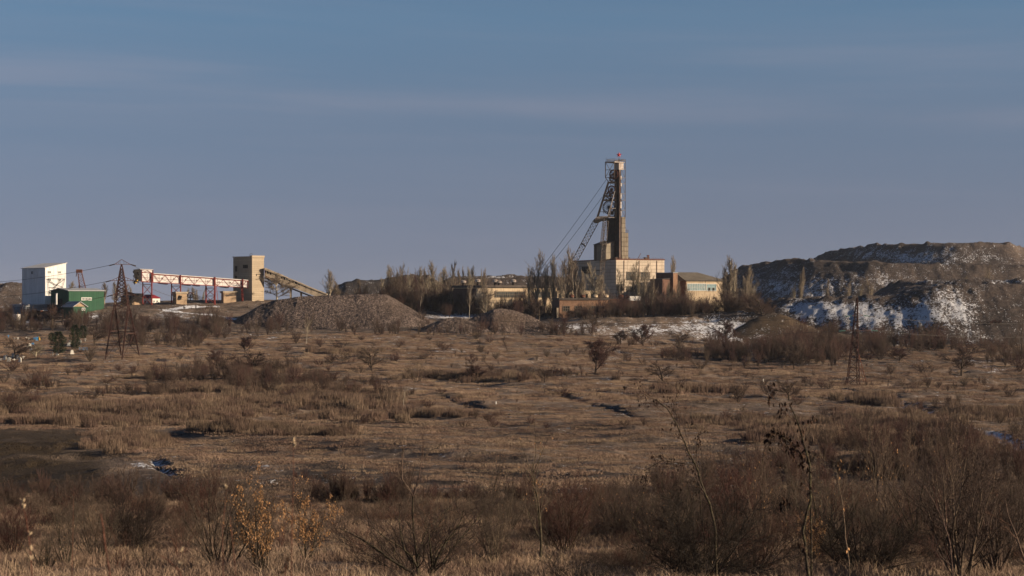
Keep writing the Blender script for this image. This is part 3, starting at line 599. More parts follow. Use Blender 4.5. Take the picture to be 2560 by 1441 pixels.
# --- red and white conveyor gallery
YG = 903
t = empty('conveyor_gallery', at(450, 755, YG), 'long red and white conveyor gallery on red steel legs', 'conveyor gallery')
L0 = t.location.copy()
def G(u, r, dy=0.0):                       # point on the gallery's sunlit side face, which recedes gently to the right
    Y = YG+(u-353)*.10+dy; return at(u, r, Y)-L0
D = Vector((-2.2, 3.6, 0))                  # depth of the gallery
top = lambda u: 684.5+(u-383)*(701.5-684.5)/(620-383); bot = lambda u: 704.5+(u-353)*(720-704.5)/(620-353)
def face(mb, pts, d): return mb.prism([tuple(p) for p in pts], d)
face(MB(), [G(383, bot(383)-1), G(620, bot(620)-1), G(620, top(620)+.6), G(383, top(383)+.6)], D).build('cladding', M['white_gallery'], t)
face(MB(), [G(352, 703), G(383, 705), G(383, 675.5), G(352, 674)], D).build('head_house', M['white_gallery'], t)
rf = MB(); face(rf, [G(350, 674-1.2) + Vector((0, -.4, 0)), G(384, 675.3-1.2)+Vector((0, -.4, 0)), G(384, 675.2)+Vector((0, -.4, 0)), G(350, 673.7)+Vector((0, -.4, 0))], D*1.15)
face(rf, [G(384.5, top(384)-1.2)+Vector((0, -.4, 0)), G(621, top(621)-1.2)+Vector((0, -.4, 0)), G(621, top(621)+.2)+Vector((0, -.4, 0)), G(384.5, top(384)+.2)+Vector((0, -.4, 0))], D*1.12)
rf.build('roof', M['lightroof'], t)
# broken open end: dark solid, inner shade put into its colour, and hanging torn sheets
E = MB(); rg_ = random.Random(4)
face(E, [G(333.5, 674.2), G(351.8, 674), G(351.8, 703), G(338, 703)], (-.1, 3.6, 0)); E.build('open_end_shade', M['dark'], t)
E = MB()
for k in range(26):
    u = rg_.uniform(331, 342); r = rg_.uniform(676, 706); a_ = G(u, r, rg_.uniform(-.5, 3)); E.prism([a_, a_+Vector((rg_.uniform(.3, 1.2), 0, rg_.uniform(-.5, .2))), a_+Vector((rg_.uniform(.1, .9), .3, rg_.uniform(-1.6, -.6)))], (0, .05, 0))
for k in range(8): E.bar(G(rg_.uniform(333, 340), rg_.uniform(676, 700)), G(rg_.uniform(330, 344), rg_.uniform(694, 710)), .08)
E.build('torn_sheets', M['steel'], t)
MB().bar(G(340, 709), G(344, 700), .3).bar(G(337, 707), G(343, 706), .2).build('yellow_bracket', M['yellow'], t)
tr = MB(); O = Vector((0, -.28, 0))
tr.bar(G(354, 681)+O, G(383, 683)+O, .12); tr.bar(G(350, 673.4)+O, G(384, 674.8)+O, .14)
tr.bar(G(352, 704.5)+O, G(620, bot(620))+O, .17); tr.bar(G(383, top(383)+1.6)+O, G(621, top(621)+1.6)+O, .17); tr.bar(G(355, 694.0)+O, G(620, 711)+O, .05)
nb = 18
us = [355+(617-355)*k/nb for k in range(nb+1)]
for k in range(nb):
    a_, c_ = us[k], us[k+1]; tt = lambda u: (top(u)+2 if u > 383 else 684.5)
    if k % 2 == 0: tr.bar(G(a_, tt(a_))+O, G(c_, bot(c_)-.5)+O, .085)
    else: tr.bar(G(a_, bot(a_)-.5)+O, G(c_, tt(c_))+O, .085)
    if k % 2: tr.bar(G(a_, tt(a_))+O, G(a_, bot(a_))+O, .05)
for u in (355, 383, 620): tr.bar(G(u, (674 if u < 384 else top(u)))+O, G(u, bot(u)+1)+O, .17)
for u in (357, 380): tr.bar(G(369, 677)+O, G(u, 683)+O, .1)
tr.build('truss', M['red'], t)
for k, u in enumerate((376, 405, 434, 463, 491, 519, 547, 575, 603)):
    mb = MB(); c_ = G(u-.5, (top(max(u, 383))+bot(u))/2-.6)+Vector((0, -.12, 0)); mb.box(c_.x-.42, c_.y, c_.z-.36, c_.x+.42, c_.y+.1, c_.z+.36); mb.build('opening', M['dark'], t)
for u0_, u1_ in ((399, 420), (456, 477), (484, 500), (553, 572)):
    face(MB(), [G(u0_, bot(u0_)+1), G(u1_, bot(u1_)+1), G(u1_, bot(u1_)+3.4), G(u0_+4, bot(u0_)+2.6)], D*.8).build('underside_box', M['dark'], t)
def legs(uf, ub, rbf, top_r, wide=.38, brace=True, zt=None):
    a0 = G(ub, top_r, 5); a1 = Vector((a0.x, a0.y, gz(a0.x+L0.x, a0.y+L0.y)-L0.z-.5))
    b0 = G(uf, top_r-(20 if zt is None else zt), -.6); b1 = Vector((b0.x, b0.y, gz(b0.x+L0.x, b0.y+L0.y)-L0.z-.5))
    MB().bar(a0, a1, wide*.9, 4).build('leg', M['red'], t); MB().bar(b0, b1, wide, 4).build('leg', M['red'], t)
    if brace:
        m = MB(); zt_, zb_ = G(uf, bot(uf)).z-1, max(a1.z, b1.z)+.3; n = max(2, round((zt_-zb_)/5.5)); zs = [zb_+(zt_-zb_)*k/n for k in range(n+1)]
        for k in range(n):
            p = lambda q, z: Vector((q.x, q.y, z))
            m.bar(p(a0, zs[k]), p(b0, zs[k+1]), .13); m.bar(p(b0, zs[k]), p(a0, zs[k+1]), .13); m.bar(p(a0, zs[k+1]), p(b0, zs[k+1]), .18)
        m.build('cross_bracing', M['red'], t)
legs(379.5, 357, 770, 703); legs(451.5, 429, 752, 708); legs(537, 515, 753, 713, .5); legs(607, 604, 753, 718, .36, False)
mb = MB()
for r_ in (536, 541): mb.bar(G(r_, bot(540)+1, -.4), G(r_+(4 if r_ > 538 else -2), 752, -3), .12)
mb.build('raking_strut', M['red'], t)
# pedestals under the gallery
def pedestal(u0, uR, uL, rb, rt, Y, label, broken=False):
    b = Bld('concrete_pedestal', label, 'pedestal', u0, uR, uL, rb, Y, 32)
    h = b.z(rt); b.box('shaft', M['tanbrick'], 0, b.La, 0, b.Lb, -4, h-.8)
    b.box('cap', M['gal_concrete'], -.45, b.La+.45, -.45, b.Lb+.45, h-.79, h)
    if broken:
        MB().bar((b.La*.30, -.15, h*.35), (b.La*.38, -.2, h*.66), .75, 7).build('broken_hole', M['dark'], b.root)
    return b
pedestal(441, 467, 432, 759, 730, 908, 'wide cracked concrete pedestal with a hole under the gallery', True)
pedestal(559, 591, 553, 754, 728.5, 925, 'square concrete pedestal left of the concrete tower')
# pulley and cables on ground
t = empty('rusty_pulley', on(476, 938), 'rusty pulley wheel and cables lying between the gallery legs', 'pulley')
c = Vector((0, 0, 2.6)); mb = MB()
for k in range(12): a_, a2 = k*math.pi/6, (k+1)*math.pi/6; mb.bar(c+Vector((math.cos(a_), 0, math.sin(a_)))*1.3, c+Vector((math.cos(a2), 0, math.sin(a2)))*1.3, .28)
for k in range(3): a_ = k*math.pi/3; mb.bar(c+Vector((math.cos(a_), 0, math.sin(a_)))*1.3, c-Vector((math.cos(a_), 0, math.sin(a_)))*1.3, .16)
mb.build('wheel', M['rust'], t); mb = MB()
for k in range(4): mb.bar(c+Vector((.6, 0, .6-k*.5)), Vector((9-k, 1, .5-k*.1)), .09)
mb.bar(Vector((-.2, .3, 2.6)), Vector((.3, .3, -1)), .25).build('cables', M['rust'], t)

# --- concrete transfer tower
b = Bld('concrete_tower', 'tall square concrete transfer tower between the two galleries', 'tower', 630, 660, 583, 754, 935, 48)
La, Lb = b.La, b.Lb; h = b.z(642)
b.box('wall', M['concrete'], 0, La, 0, Lb, -4, h)
b.box('parapet', M['concrete'], -.22, La+.2, -.22, 1.2, h-.5, h+.55)
MB().box(-.3, 1.25, h+.003, .35, Lb+.2, h+.22).box(-.25, Lb-1, h-.4, La, Lb+.2, h+.0).build('roof_edge', M['lightroof'], b.root)
b.win(588, 593.5, 665, 679, 'b', 'dark', 'dframe', 2, 2)
b.win(608, 620, 662, 671, 'b', 'dark', 'dframe', 3, 1)
b.win(588, 592.5, 689, 698, 'b', 'dark', 'dframe', 2, 2)
for (u0_, u1_, r0, r1) in ((604, 621, 671.5, 678), (605, 622, 690, 696)): MB().box(-.12, b.fy(u1_), b.z(r1), -.01, b.fy(u0_), b.z(r0)).build('pale_patch', M['concrete'], b.root)
MB().box(b.fx(640), -.1, b.z(686.4), b.fx(652), -.01, b.z(685.2)).box(b.fx(640), -.1, b.z(690), b.fx(642), -.01, b.z(686.5)).build('rust_slot', M['dark'], b.root)
mb = MB()
for k in range(8): a_, a2 = k*math.pi/8, (k+1)*math.pi/8; mb.bar((2+math.cos(a_)*.8, 3, h+.5+math.sin(a_)*1.2), (2+math.cos(a2)*.8, 3, h+.5+math.sin(a2)*1.2), .08)
mb.build('roof_hoop', M['steel'], b.root)

# --- broken sloping gallery
YS = 938
t = empty('sloping_gallery', at(740, 745, YS), 'broken concrete gallery sloping down from the concrete tower to the ground', 'conveyor gallery')
L0 = t.location.copy()
def S(u, r, dy=0.0): return at(u, r, YS+(u-661)*.02+dy)-L0
tp = lambda u: 670+(u-661)*(736-670)/(818-661); bt = lambda u: 690.5+(u-661)*(738.5-690.5)/(775-661)
D = Vector((0, 4.5, 0))
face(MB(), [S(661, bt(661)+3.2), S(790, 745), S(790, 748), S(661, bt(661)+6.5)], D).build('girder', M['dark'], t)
q = MB(); face(q, [S(661, tp(661)+12), S(815, 737.2), S(822, 741), S(790, 741.8), S(661, bt(661)+2.4)], (0, .35, 0)).build('parapet_wall', M['gal_concrete'], t)
rg_ = random.Random(7)
# roof slabs, some slipped
u = 661.0; k = 0
slab = MB()
while u < 812:
    w_ = rg_.uniform(11, 17); gap = rg_.choice([0.4, .6, 1.6]); off = rg_.uniform(-.8, .8)
    e_ = min(u+w_, 817)
    drop = 5.2 if rg_.random() < .7 else 2.5
    face(slab, [S(u, tp(u)+off, -.3), S(e_, tp(e_)+off*1.3, -.3), S(e_, tp(e_)+off+drop*(1-(u-661)/260), -.3), S(u, tp(u)+off+drop*(1-(u-661)/260), -.3)], D*1.1)
    u = e_+gap; k += 1
slab.build('roof_slabs', M['gal_concrete'], t)
face(MB(), [S(661, tp(661)+3), S(814, tp(814)+1.5), S(814, tp(814)+3), S(661, tp(661)+13)], (0, .1, 0)).build('interior_shade', M['dark'], t).location = (0, 2.2, 0)  # dark sheet standing in for the shade inside the gallery
pil = MB(); u = 664.0
while u < 808:
    pil.prism([S(u, tp(u)+3), S(u+2.2, tp(u+2)+3), S(u+3.4, tp(u+2)+13.5), S(u+1, tp(u)+13.5)], (0, .5, 0)); u += rg_.uniform(6.5, 9)
    if rg_.random() < .45: pil.prism([S(u, tp(u)+3), S(u+7.2, tp(u+6)+3), S(u+7.4, tp(u+7)+9+rg_.uniform(0, 4)), S(u+1, tp(u)+11)], (0, .3, 0)); u += 7
pil.build('wall_panels', M['gal_concrete'], t)
for u in (726, 752, 777):
    p = S(u, bt(u)+4, 1); mb = MB(); mb.bar(p, (p.x, p.y, p.z-12), .42).bar(p+Vector((0, 3.2, 0)), (p.x, p.y+3.2, p.z-12), .42)
    mb.build('pier', M['gal_concrete'], t)
mb = MB()
for u in (668, 668.6): mb.bar(S(661, 671+(u-668)*4, -.5), S(663, 690, -.5), .12)
mb.bar(S(662, 690, -.5), S(700, 706, -.5), .25).build('side_steelwork', M['rust'], t)

# --- long hall in the middle (pale plaster, flat roof with vents)
b = Bld('long_hall', 'long low plaster hall with roof vents behind the pointed gravel heap', 'hall', 1190, 1392, 1100, 775, 900, 24)
La, Lb = b.La, b.Lb; h = b.z(719)
wall_solid('wall', M['hall'], b.root, [(0, 0), (La, 0), (La, 26), (0, 26)], h, -3)
b.Lb = Lb
b.box('shade_toned_wall', M['dbrick'], -.35, -.01, 0, 26.2, -3, h-.5)  # dark facing on the shaded end, shade put into its colour
MB().box(-.8, -.8, h+.01, La+.8, 26.8, h+1.0).build('roof', M['felt'], b.root)
b.win(1236, 1312, 729, 744.5, nx=14, nz=2, pane='glass', frame='dframe', t=.3)
b.win(1330, 1375, 729, 744.5, nx=8, nz=2, pane='glass', frame='dframe', t=.3)
def roof_vent(loc, r, hh, label, lit='lightroof', grp='roof vents on the halls'):
    t = empty('roof_vent', loc, label, 'roof vent', 0, grp)
    MB().bar((0, 0, -1.5), (0, 0, hh*.5), r*.55, 12).build('shaft', M['steel'], t); MB().bar((0, 0, hh*.5), (0, 0, hh*.85), r, 12).bar((0, 0, hh*.851), (0, 0, hh), r*1.15, 12, r*.4).build('hood', M[lit], t)
for k, (u, r0) in enumerate(((1159, 701), (1195, 698), (1238, 699), (1248, 702), (1284, 698.5))):
    nm = ['leftmost', 'second', 'third', 'fourth', 'rightmost'][k]
    roof_vent(at(u, 713, 915), 1.25, (713-r0)*915/F, f'{nm} from the left of five roof vents on the long low hall' if k not in (0, 4) else f'{nm} of the five roof vents on the long low hall', 'whitesteel')
# pale broken wall between the halls
b = Bld('ruined_wall', 'broken pale plaster wall behind the poplars left of the mine building', 'wall', 1393, 1512, 1390, 765, 915, 12)
b.box('wall', M['hall'], 0, b.La, 0, .8, -3, b.z(727)); rg_ = random.Random(3)
mb = MB()
for k in range(9): x = b.La*(k+.4)/9; mb.box(x, -.1, 1.5, x+rg_.uniform(.8, 2.2), -.02, b.z(735))
mb.build('opening', M['dark'], b.root)

# --- main panelled mine building
b = Bld('mine_building', 'big pale panelled shaft building below the headframe', 'building', 1540, 1661, 1400, 768, 935, 22)
La, Lb = b.La, 52.0; h = b.z(650)
kk = (1400-CX)/F
b.box('wall', M['panel'], 0, La, 0, Lb, -3, h)
rg_ = random.Random(5); mb = MB().box(-.25, -.25, h+.01, La+.25, .5, h+.45).box(-.25, .51, h+.01, .5, Lb, h+.45)
mb.build('parapet', M['rust'], b.root)
mb = MB()
for k in range(40): x = La*k/40; mb.bar((x, .3, h+.4), (x, .3, h+.4+rg_.uniform(.3, .9)), .06)
mb.bar((0, .3, h+.75), (La, .3, h+.75), .04).bar((La*.47, 2, h+.03), (La*.7, 2, h+.03), .05).bar((La*.5, 2, h+.03), (La*.5, .3, h+.75), .05)
mb.bar((La*.47, 2, h), (La*.55, 2, h+3.2), .12).bar((La*.70, 2, h), (La*.705, 2, h+2.4), .3).box(La*.68, 1.8, h+1.6, La*.72, 2.4, h+2.4).build('railing', M['rust'], b.root)
for (u0_, u1_, r0, r1, nx, nz) in ((1566, 1589.5, 679.5, 701, 4, 3), (1602, 1624.5, 680, 701.5, 4, 3), (1612, 1624.5, 715.5, 730, 3, 3), (1542, 1557, 715, 727, 3, 2), (1566, 1589, 715.5, 730, 4, 3)):
    b.win(u0_, u1_, r0, r1, 'a', 'glass', 'dframe', nx, nz, t=.25)
MB().box(b.fx(1620), -.14, 0, b.fx(1637), -.01, b.z(745)).build('door', M['dark'], b.root)
mb = MB()
for k in range(3): z = b.z(700)+k*2.2; mb.box(-.3, 16, z, -.01, 27-k*2, z+.35)
mb.build('ledge', M['steel'], b.root)
b.win(1455, 1478, 664, 684, 'b', 'dark', 'dframe', 5, 3, t=.3)
MINE = b
for u_ in (1560, 1598, 1642): MB().bar((b.fx(u_), -.12, 0), (b.fx(u_), -.12, h-.3), .11, 6).build('downpipe', M['rust'], b.root)
for k, (x_, y_, w_) in enumerate(((4, 9, 2.4), (12, 14, 1.6), (La-6, 8, 2.0))): MB().box(x_, y_, h, x_+w_, y_+w_, h+1.3).box(x_-.2, y_-.2, h+1.301, x_+w_+.2, y_+w_+.2, h+1.5).build('roof_box', M['felt'], b.root)

# --- brick low hall in front
b = Bld('brick_hall', 'low orange brick hall with flat roof at the foot of the mine building', 'hall', 1400, 1520, 1352, 792, 862, 10)
La, Lb = b.La, 16; h = b.z(750)
b.box('wall', M['brick'], 0, La, 0, Lb, -3, h); b.box('roof', M['felt'], -.5, La+.5, -.5, Lb+.5, h+.01, h+.75)
for u in (1416, 1447): b.win(u-9, u+9, 765, 779, 'a', 'dark', 'dframe', 3, 2, t=.25)
b.win(1478, 1512, 765, 774, 'a', 'dark', 'dframe', 6, 1, t=.25)
b.box('shade_toned_wall', M['dbrick'], -.3, -.01, 0, Lb, -3, h-.1)  # darker brick copy carries the shade of this side in its colour
MB().box(-1.6, -.9, -2, -.8, -.3, b.z(770)).build('gate_post', M['hall'], b.root)
for k, u in enumerate((1429, 1457, 1488, 1515, 1552)):
    nm = ['leftmost of the five barrel vents', 'second barrel vent from the left', 'middle one of the five barrel vents', 'fourth barrel vent from the left', 'rightmost of the five barrel vents'][k]
    roof_vent(at(u, 750, 868+k*.5), 1.15, 13*868/F, nm+' in front of the mine building', 'rust' if k in (0, 1, 4) else 'hall')
b = Bld('low_annexe', 'low concrete annexe roof strip in front of the mine building', 'building', 1520, 1600, 1518, 786, 885, 10)
b.box('wall', M['dbrick'], 0, b.La, 0, 8, -3, b.z(752)); b.box('roof', M['white'], b.fx(1572), b.La+.2, -.3, 8, b.z(752)+.01, b.z(741)); b.box('roof_edge', M['rust'], -.2, b.fx(1570), -.3, 8, b.z(752)+.01, b.z(748))

# --- brick and plaster hall with hipped roof
b = Bld('hipped_hall', 'plaster hall with brown hipped roof and blue green windows', 'hall', 1716, 1812, 1694, 775, 925, 20)
La = b.La; Lb = 22.0; e = b.z(702); rz = b.z(681.5, 936)
wall_solid('wall', M['hall'], b.root, [(0, 0), (La, 0), (La, Lb), (0, Lb)], e)
b.box('shade_toned_wall', M['dbrick'], -.3, -.01, 0, Lb, -3, e)  # side given dark brick so its colour holds the shade
MB().add([(-.9, -.9, e), (La+.9, -.9, e), (La+.9, Lb+.9, e), (-.9, Lb+.9, e), (-.9, Lb*.5, rz), (La*.55, Lb*.5, rz)], [(0, 1, 5, 4), (1, 2, 5), (2, 3, 4, 5), (3, 0, 4), (3, 2, 1, 0)]).build('roof', M['slate'], b.root)
b.win(1718, 1765, 709, 727.5, 'a', 'paleglass', 'frame', 11, 2, t=.18); f = b.win(1766, 1791, 710, 728, 'a', 'paleglass', 'frame', 1, 1, t=.18)
for u in (1773, 1783.5): b.win(u-2.5, u+2.5, 719.5, 728.6, 'a', 'dark', 'dframe', 1, 1, t=.15)
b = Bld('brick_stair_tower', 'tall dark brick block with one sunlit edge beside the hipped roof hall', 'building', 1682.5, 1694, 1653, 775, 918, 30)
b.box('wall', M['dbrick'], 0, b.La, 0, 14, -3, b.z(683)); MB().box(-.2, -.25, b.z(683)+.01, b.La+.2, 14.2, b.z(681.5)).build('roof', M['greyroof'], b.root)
MB().box(.02, -.14, -2, b.La-.1, -.01, b.z(684)).build('sun_toned_wall', M['brick'], b.root)  # lighter brick copy on the sunny face, sunlight put into the colour
b = Bld('brick_wing', 'lower dark brick wing between the mine building and the stair block', 'building', 1656, 1660, 1643, 775, 915, 30)
b.box('wall', M['dbrick'], 0, 4, 0, 10, -3, b.z(699)); MB().prism([(-.2, -.2, b.z(699)), (4.2, -.2, b.z(697)), (4.2, -.2, b.z(696)), (-.2, -.2, b.z(698))], (0, 10.4, 0)).build('roof', M['felt'], b.root)

# ================================================================== HEADFRAME
YH = 945
t = empty('headframe', at(1548, 768, YH), 'tall rusty mine headframe with winding wheels and inclined legs', 'headframe')
L0 = t.location.copy(); A0 = R(40); ca, sa = math.cos(A0), math.sin(A0)
ex = Vector((ca, sa, 0)); ey = Vector((-sa, ca, 0))       # lit face direction, shaded face direction
def Hh(u, r, dy=0.0): return at(u, r, YH+dy)-L0
def hbox(mb, u0, wa, wb, r0, r1, dy=0.0):                 # box with near vertical edge at column u0, sides along ex and ey (metres)
    p = Hh(u0, r0, dy); q = Hh(u0, r1, dy); p.x = q.x = Hh(u0, r0, dy).x
    z1, z0 = p.z, q.z; o = Vector((p.x, p.y, 0))
    return mb.prism([(v.x, v.y, z0) for v in (o, o+ex*wa, o+ex*wa+ey*wb, o+ey*wb)], (0, 0, z1-z0))
pm = .189                                                 # metres per photo pixel here
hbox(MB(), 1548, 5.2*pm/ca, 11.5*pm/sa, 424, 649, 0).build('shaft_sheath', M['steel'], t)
hbox(MB(), 1548.2, 3.6*pm/ca, .12, 424, 649, -.16).build('sun_toned_sheeting', M['ruststrip'], t)  # rusty strip, paler than the sheath to carry sunlight in its colour
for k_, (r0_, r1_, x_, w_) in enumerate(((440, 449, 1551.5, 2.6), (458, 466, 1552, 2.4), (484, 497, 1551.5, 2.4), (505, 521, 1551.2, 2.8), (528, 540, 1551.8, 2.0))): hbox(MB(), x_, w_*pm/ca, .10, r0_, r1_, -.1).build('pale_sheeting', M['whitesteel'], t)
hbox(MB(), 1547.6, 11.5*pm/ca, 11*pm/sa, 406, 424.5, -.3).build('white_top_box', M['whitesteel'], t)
# guide lattice right of the sheath
g = MB(); mr = [401, 424, 445, 460, 485, 501, 526, 543]
pL = lambda r, k: Hh(1553.5, r, 1)+ey*k; pR = lambda r, k: Hh(1563, r, 5.8)+ey*k
for k in (0, 4.5):
    g.bar(pR(399, k), pR(545, k), .21)
    for a_, c_ in zip(mr[:-1], mr[1:]):
        g.bar(pL(a_, k), pR(a_, k), .17); g.bar(pL(a_, k), pR(c_, k), .09)
for r_ in mr: g.bar(pR(r_, 0), pR(r_, 4.5), .15)
g.build('guide_lattice', M['greysteel'], t)
hbox(MB(), 1554.2, 9.8*pm/ca, 3.5, 543, 582, 1.2).build('upper_bin', M['bin'], t)
hbox(MB(), 1554.4, 17.4*pm/ca, 6.0, 582, 652, .6).build('lower_bin', M['bin'], t)
rl = MB()
for k in range(6): p = Hh(1564+k*1.6, 582, 3+k*.2); rl.bar(p, p+Vector((0, 0, 1.3)), .05)
rl.bar(Hh(1564, 576, 3), Hh(1572, 576, 4), .05); rl.bar(Hh(1563, 566, 5), Hh(1568, 580, 4), .08).build('railing', M['greysteel'], t)
# top platform with railing
pf = MB(); hbox(pf, 1536, 27*pm/ca*.98, 24*pm/sa*.82, 404, 406.2, -3.2); pf.build('top_platform', M['whitesteel'], t)
rl = MB(); o = Hh(1536, 404, -3.3); W1, W2 = 27*pm/ca*.98, 24*pm/sa*.82
for hz in (.65, 1.3):
    q = [o+Vector((0, 0, hz)), o+ex*W1+Vector((0, 0, hz)), o+ex*W1+ey*W2+Vector((0, 0, hz)), o+ey*W2+Vector((0, 0, hz))]
    for a_, c_ in zip(q, q[1:]+q[:1]): rl.bar(a_, c_, .06)
for k in range(9):
    for s_ in (0, 1): a_ = o+ex*W1*k/8+ey*W2*s_; rl.bar(a_, a_+Vector((0, 0, 1.35)), .06); a_ = o+ey*W2*k/8+ex*W1*s_; rl.bar(a_, a_+Vector((0, 0, 1.35)), .06)
rl.bar(o+ey*W2, o+ey*W2+Vector((0, 0, 2.4)), .07).build('railing', M['greysteel'], t)
# left upper frame with sheave bay
g = MB(); f0 = [Hh(1513.5, 405, 0), Hh(1536, 405, -3), Hh(1536, 405, 3), Hh(1513.5, 405, 5)]; f1 = [Hh(1513.5, 444, 0), Hh(1536, 444, -3), Hh(1536, 444, 3), Hh(1513.5, 444, 5)]
g.truss(f0, f1, 1, .26, .12)
for q in (f0, f1, [a_.lerp(c_, .52) for a_, c_ in zip(f0, f1)]):
    for a_, c_ in zip(q, q[1:]+q[:1]): g.bar(a_, c_, .17)
for k in (0, 3): g.bar(f1[k], Hh(1522, 457, k), .2); g.bar(Hh(1521, 444, k), Hh(1528, 457, k), .12); g.bar(Hh(1528, 444, k), Hh(1520, 455, k), .12)
g.bar(f1[0]+Vector((0, 0, 1.2)), f1[1]+Vector((0, 0, 1.2)), .07)
g.build('upper_frame', M['greysteel'], t)
def wheel(u, r, rad, dy, ns=16):
    c = Hh(u, r, dy); mb = MB(); n = 24
    for k in range(n):
        a_, a2 = 2*math.pi*k/n, 2*math.pi*(k+1)/n; d1 = Vector((math.cos(a_)*.93, -math.cos(a_)*.36, math.sin(a_))); d2 = Vector((math.cos(a2)*.93, -math.cos(a2)*.36, math.sin(a2)))
        mb.bar(c+d1*rad, c+d2*rad, .26); mb.bar(c+d1*rad*.84, c+d2*rad*.84, .15)
    for k in range(ns):
        a_ = 2*math.pi*k/ns; d1 = Vector((math.cos(a_)*.93, -math.cos(a_)*.36, math.sin(a_))); mb.bar(c+d1*rad*.12, c+d1*rad, .13)
    nrm = Vector((.36, .93, 0)); mb.bar(c-nrm*.7, c+nrm*.7, rad*.17, 8)
    mb.build('winding_wheel', M['rust'] if rad < 2.2 else M['steel'], t)
wheel(1534.5, 436, 2.1, -2.5); wheel(1529, 474.5, 1.85, -2); wheel(1522.5, 519, 3.05, -1.5, 20); wheel(1534, 446, 2.0, 2.5); wheel(1526, 488, 1.9, 1); wheel(1531, 533, 2.3, 2, 18)
# inclined upper legs and cross beams
g = MB()
for dy in (-3, 4):
    g.bar(Hh(1521, 456, dy), Hh(1494, 543, dy), .62, 4, .7)
    g.bar(Hh(1540, 456, dy), Hh(1540, 543, dy), .3)
    for r_, u_ in ((457, 1520.5), (501, 1507), (543, 1494)): g.bar(Hh(u_, r_, dy), Hh(1541, r_, dy), .60 if r_ < 540 else .45)
    for r_, u_, d_ in ((489, 1511, 12), (492, 1510, 10), (530, 1499, 12)): g.bar(Hh(u_, r_, dy), Hh(1540, r_-1, dy), .16)
for r_, u_ in ((457, 1520.5), (501, 1507), (480, 1514), (522, 1501)): g.bar(Hh(u_, r_, -3), Hh(u_, r_, 4), .3)
rg_ = random.Random(9)
for k in range(48):
    r_ = rg_.choice([rg_.uniform(484, 500), rg_.uniform(526, 543), rg_.uniform(446, 458)]); ul = 1521-(r_-456)*.31
    u_ = rg_.uniform(ul+1, 1537); dy = rg_.uniform(-3, 3.5); g.bar(Hh(u_, r_, dy), Hh(u_+rg_.uniform(-6, 7), r_+rg_.choice([-7, 7, 0, 5]), dy), .17)
g.bar(Hh(1508, 486, -3), Hh(1508, 500, -3), .1)
g.build('inclined_frame', M['steel'], t)
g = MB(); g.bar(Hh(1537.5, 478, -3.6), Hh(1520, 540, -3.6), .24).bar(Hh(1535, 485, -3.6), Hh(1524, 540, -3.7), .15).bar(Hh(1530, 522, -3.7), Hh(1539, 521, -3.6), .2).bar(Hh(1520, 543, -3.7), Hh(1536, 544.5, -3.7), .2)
g.build('sun_toned_raking_beam', M['whitesteel'], t)  # beam in paler steel than the frame, sunlight put into the colour
# knee platform
g = MB(); g.prism([Hh(1494, 541.5, -3.4), Hh(1521, 542.5, -3.4), Hh(1516, 552.5, -3.4), Hh(1504, 553.5, -3.4), Hh(1493, 559, -3.4), Hh(1483, 556.5, -3.4), Hh(1485, 549, -3.4)], (0, 1.0, 0))
g.prism([Hh(1494, 541.5, 3.4), Hh(1521, 542.5, 3.4), Hh(1516, 552.5, 3.4), Hh(1504, 553.5, 3.4), Hh(1493, 559, 3.4), Hh(1483, 556.5, 3.4), Hh(1485, 549, 3.4)], (0, 1.0, 0))
for k in range(9): g.bar(Hh(1487+k*3.8, 550-k*.6, -3.5), Hh(1487+k*3.8, 550-k*.6, 4), .22)
g.build('knee_girder', M['steel'], t)
g = MB()
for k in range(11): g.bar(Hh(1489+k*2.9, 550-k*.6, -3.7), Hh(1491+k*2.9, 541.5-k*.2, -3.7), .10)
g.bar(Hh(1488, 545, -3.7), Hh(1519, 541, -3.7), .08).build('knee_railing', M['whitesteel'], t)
def leg(name, cu, cr, cdy, du, dr, ddy, w0, w1, n, m):
    a = [Hh(cu-w0, cr-w0*.5, cdy-1), Hh(cu+w0, cr+w0*.5, cdy-1), Hh(cu+w0, cr+w0*.5, cdy+1.4), Hh(cu-w0, cr-w0*.5, cdy+1.4)]
    c = [Hh(du-w1, dr-w1*.5, ddy-1), Hh(du+w1, dr+w1*.5, ddy-1), Hh(du+w1, dr+w1*.5, ddy+1.4), Hh(du-w1, dr-w1*.5, ddy+1.4)]
    g = MB().truss(a, c, n, .17, .10, False)
    return g.build(name, m, t)
leg('inclined_leg', 1490, 554, 3, 1418, 688, 30, 6.2, 5.6, 16, M['greysteel']); 
mb = MB(); mb.prism([Hh(1454, 606, 13), Hh(1463, 614, 13), Hh(1462, 616.5, 13), Hh(1453, 608.5, 13)], (0, 3.5, 0)).build('leg_splice', M['steel'], t)
leg('inclined_leg', 1516, 550, -4, 1500, 740, -26, 5.4, 4.4, 20, M['greysteel'])
leg('inclined_leg', 1511, 554, -2, 1504, 612, -1, 3.6, 3.2, 8, M['greysteel'])
# winding sheds under the frame
mb = hbox(MB(), 1538, .8, 20*pm/sa, 545, 605, 2); mb.build('upper_sheath_box', M['steel'], t)
hbox(MB(), 1515, 26*pm/ca, 29*pm/sa, 612, 652, -1).build('lower_shed', M['shed_panel'], t)
g = MB(); p = [Hh(1515, 612.05, -1), Hh(1515, 612.05, -1)+ex*26*pm/ca, Hh(1515, 603.5, -1)+ex*26*pm/ca]
g.prism([tuple(v) for v in p], ey*(29*pm/sa)).build('lower_shed_gable', M['shed_panel'], t)
p = [Hh(1514, 612.0, -1.5), Hh(1514, 612, -1.5)+ex*27*pm/ca+Vector((0, 0, 1.9)), Hh(1514, 611, -1.5)+ex*27*pm/ca+Vector((0, 0, 1.9)), Hh(1514, 611.0, -1.5)]
MB().prism([tuple(v) for v in p], ey*(30*pm/sa)).build('lower_shed_roof', M['felt'], t)
for k, r_ in enumerate((615, 634)): pass
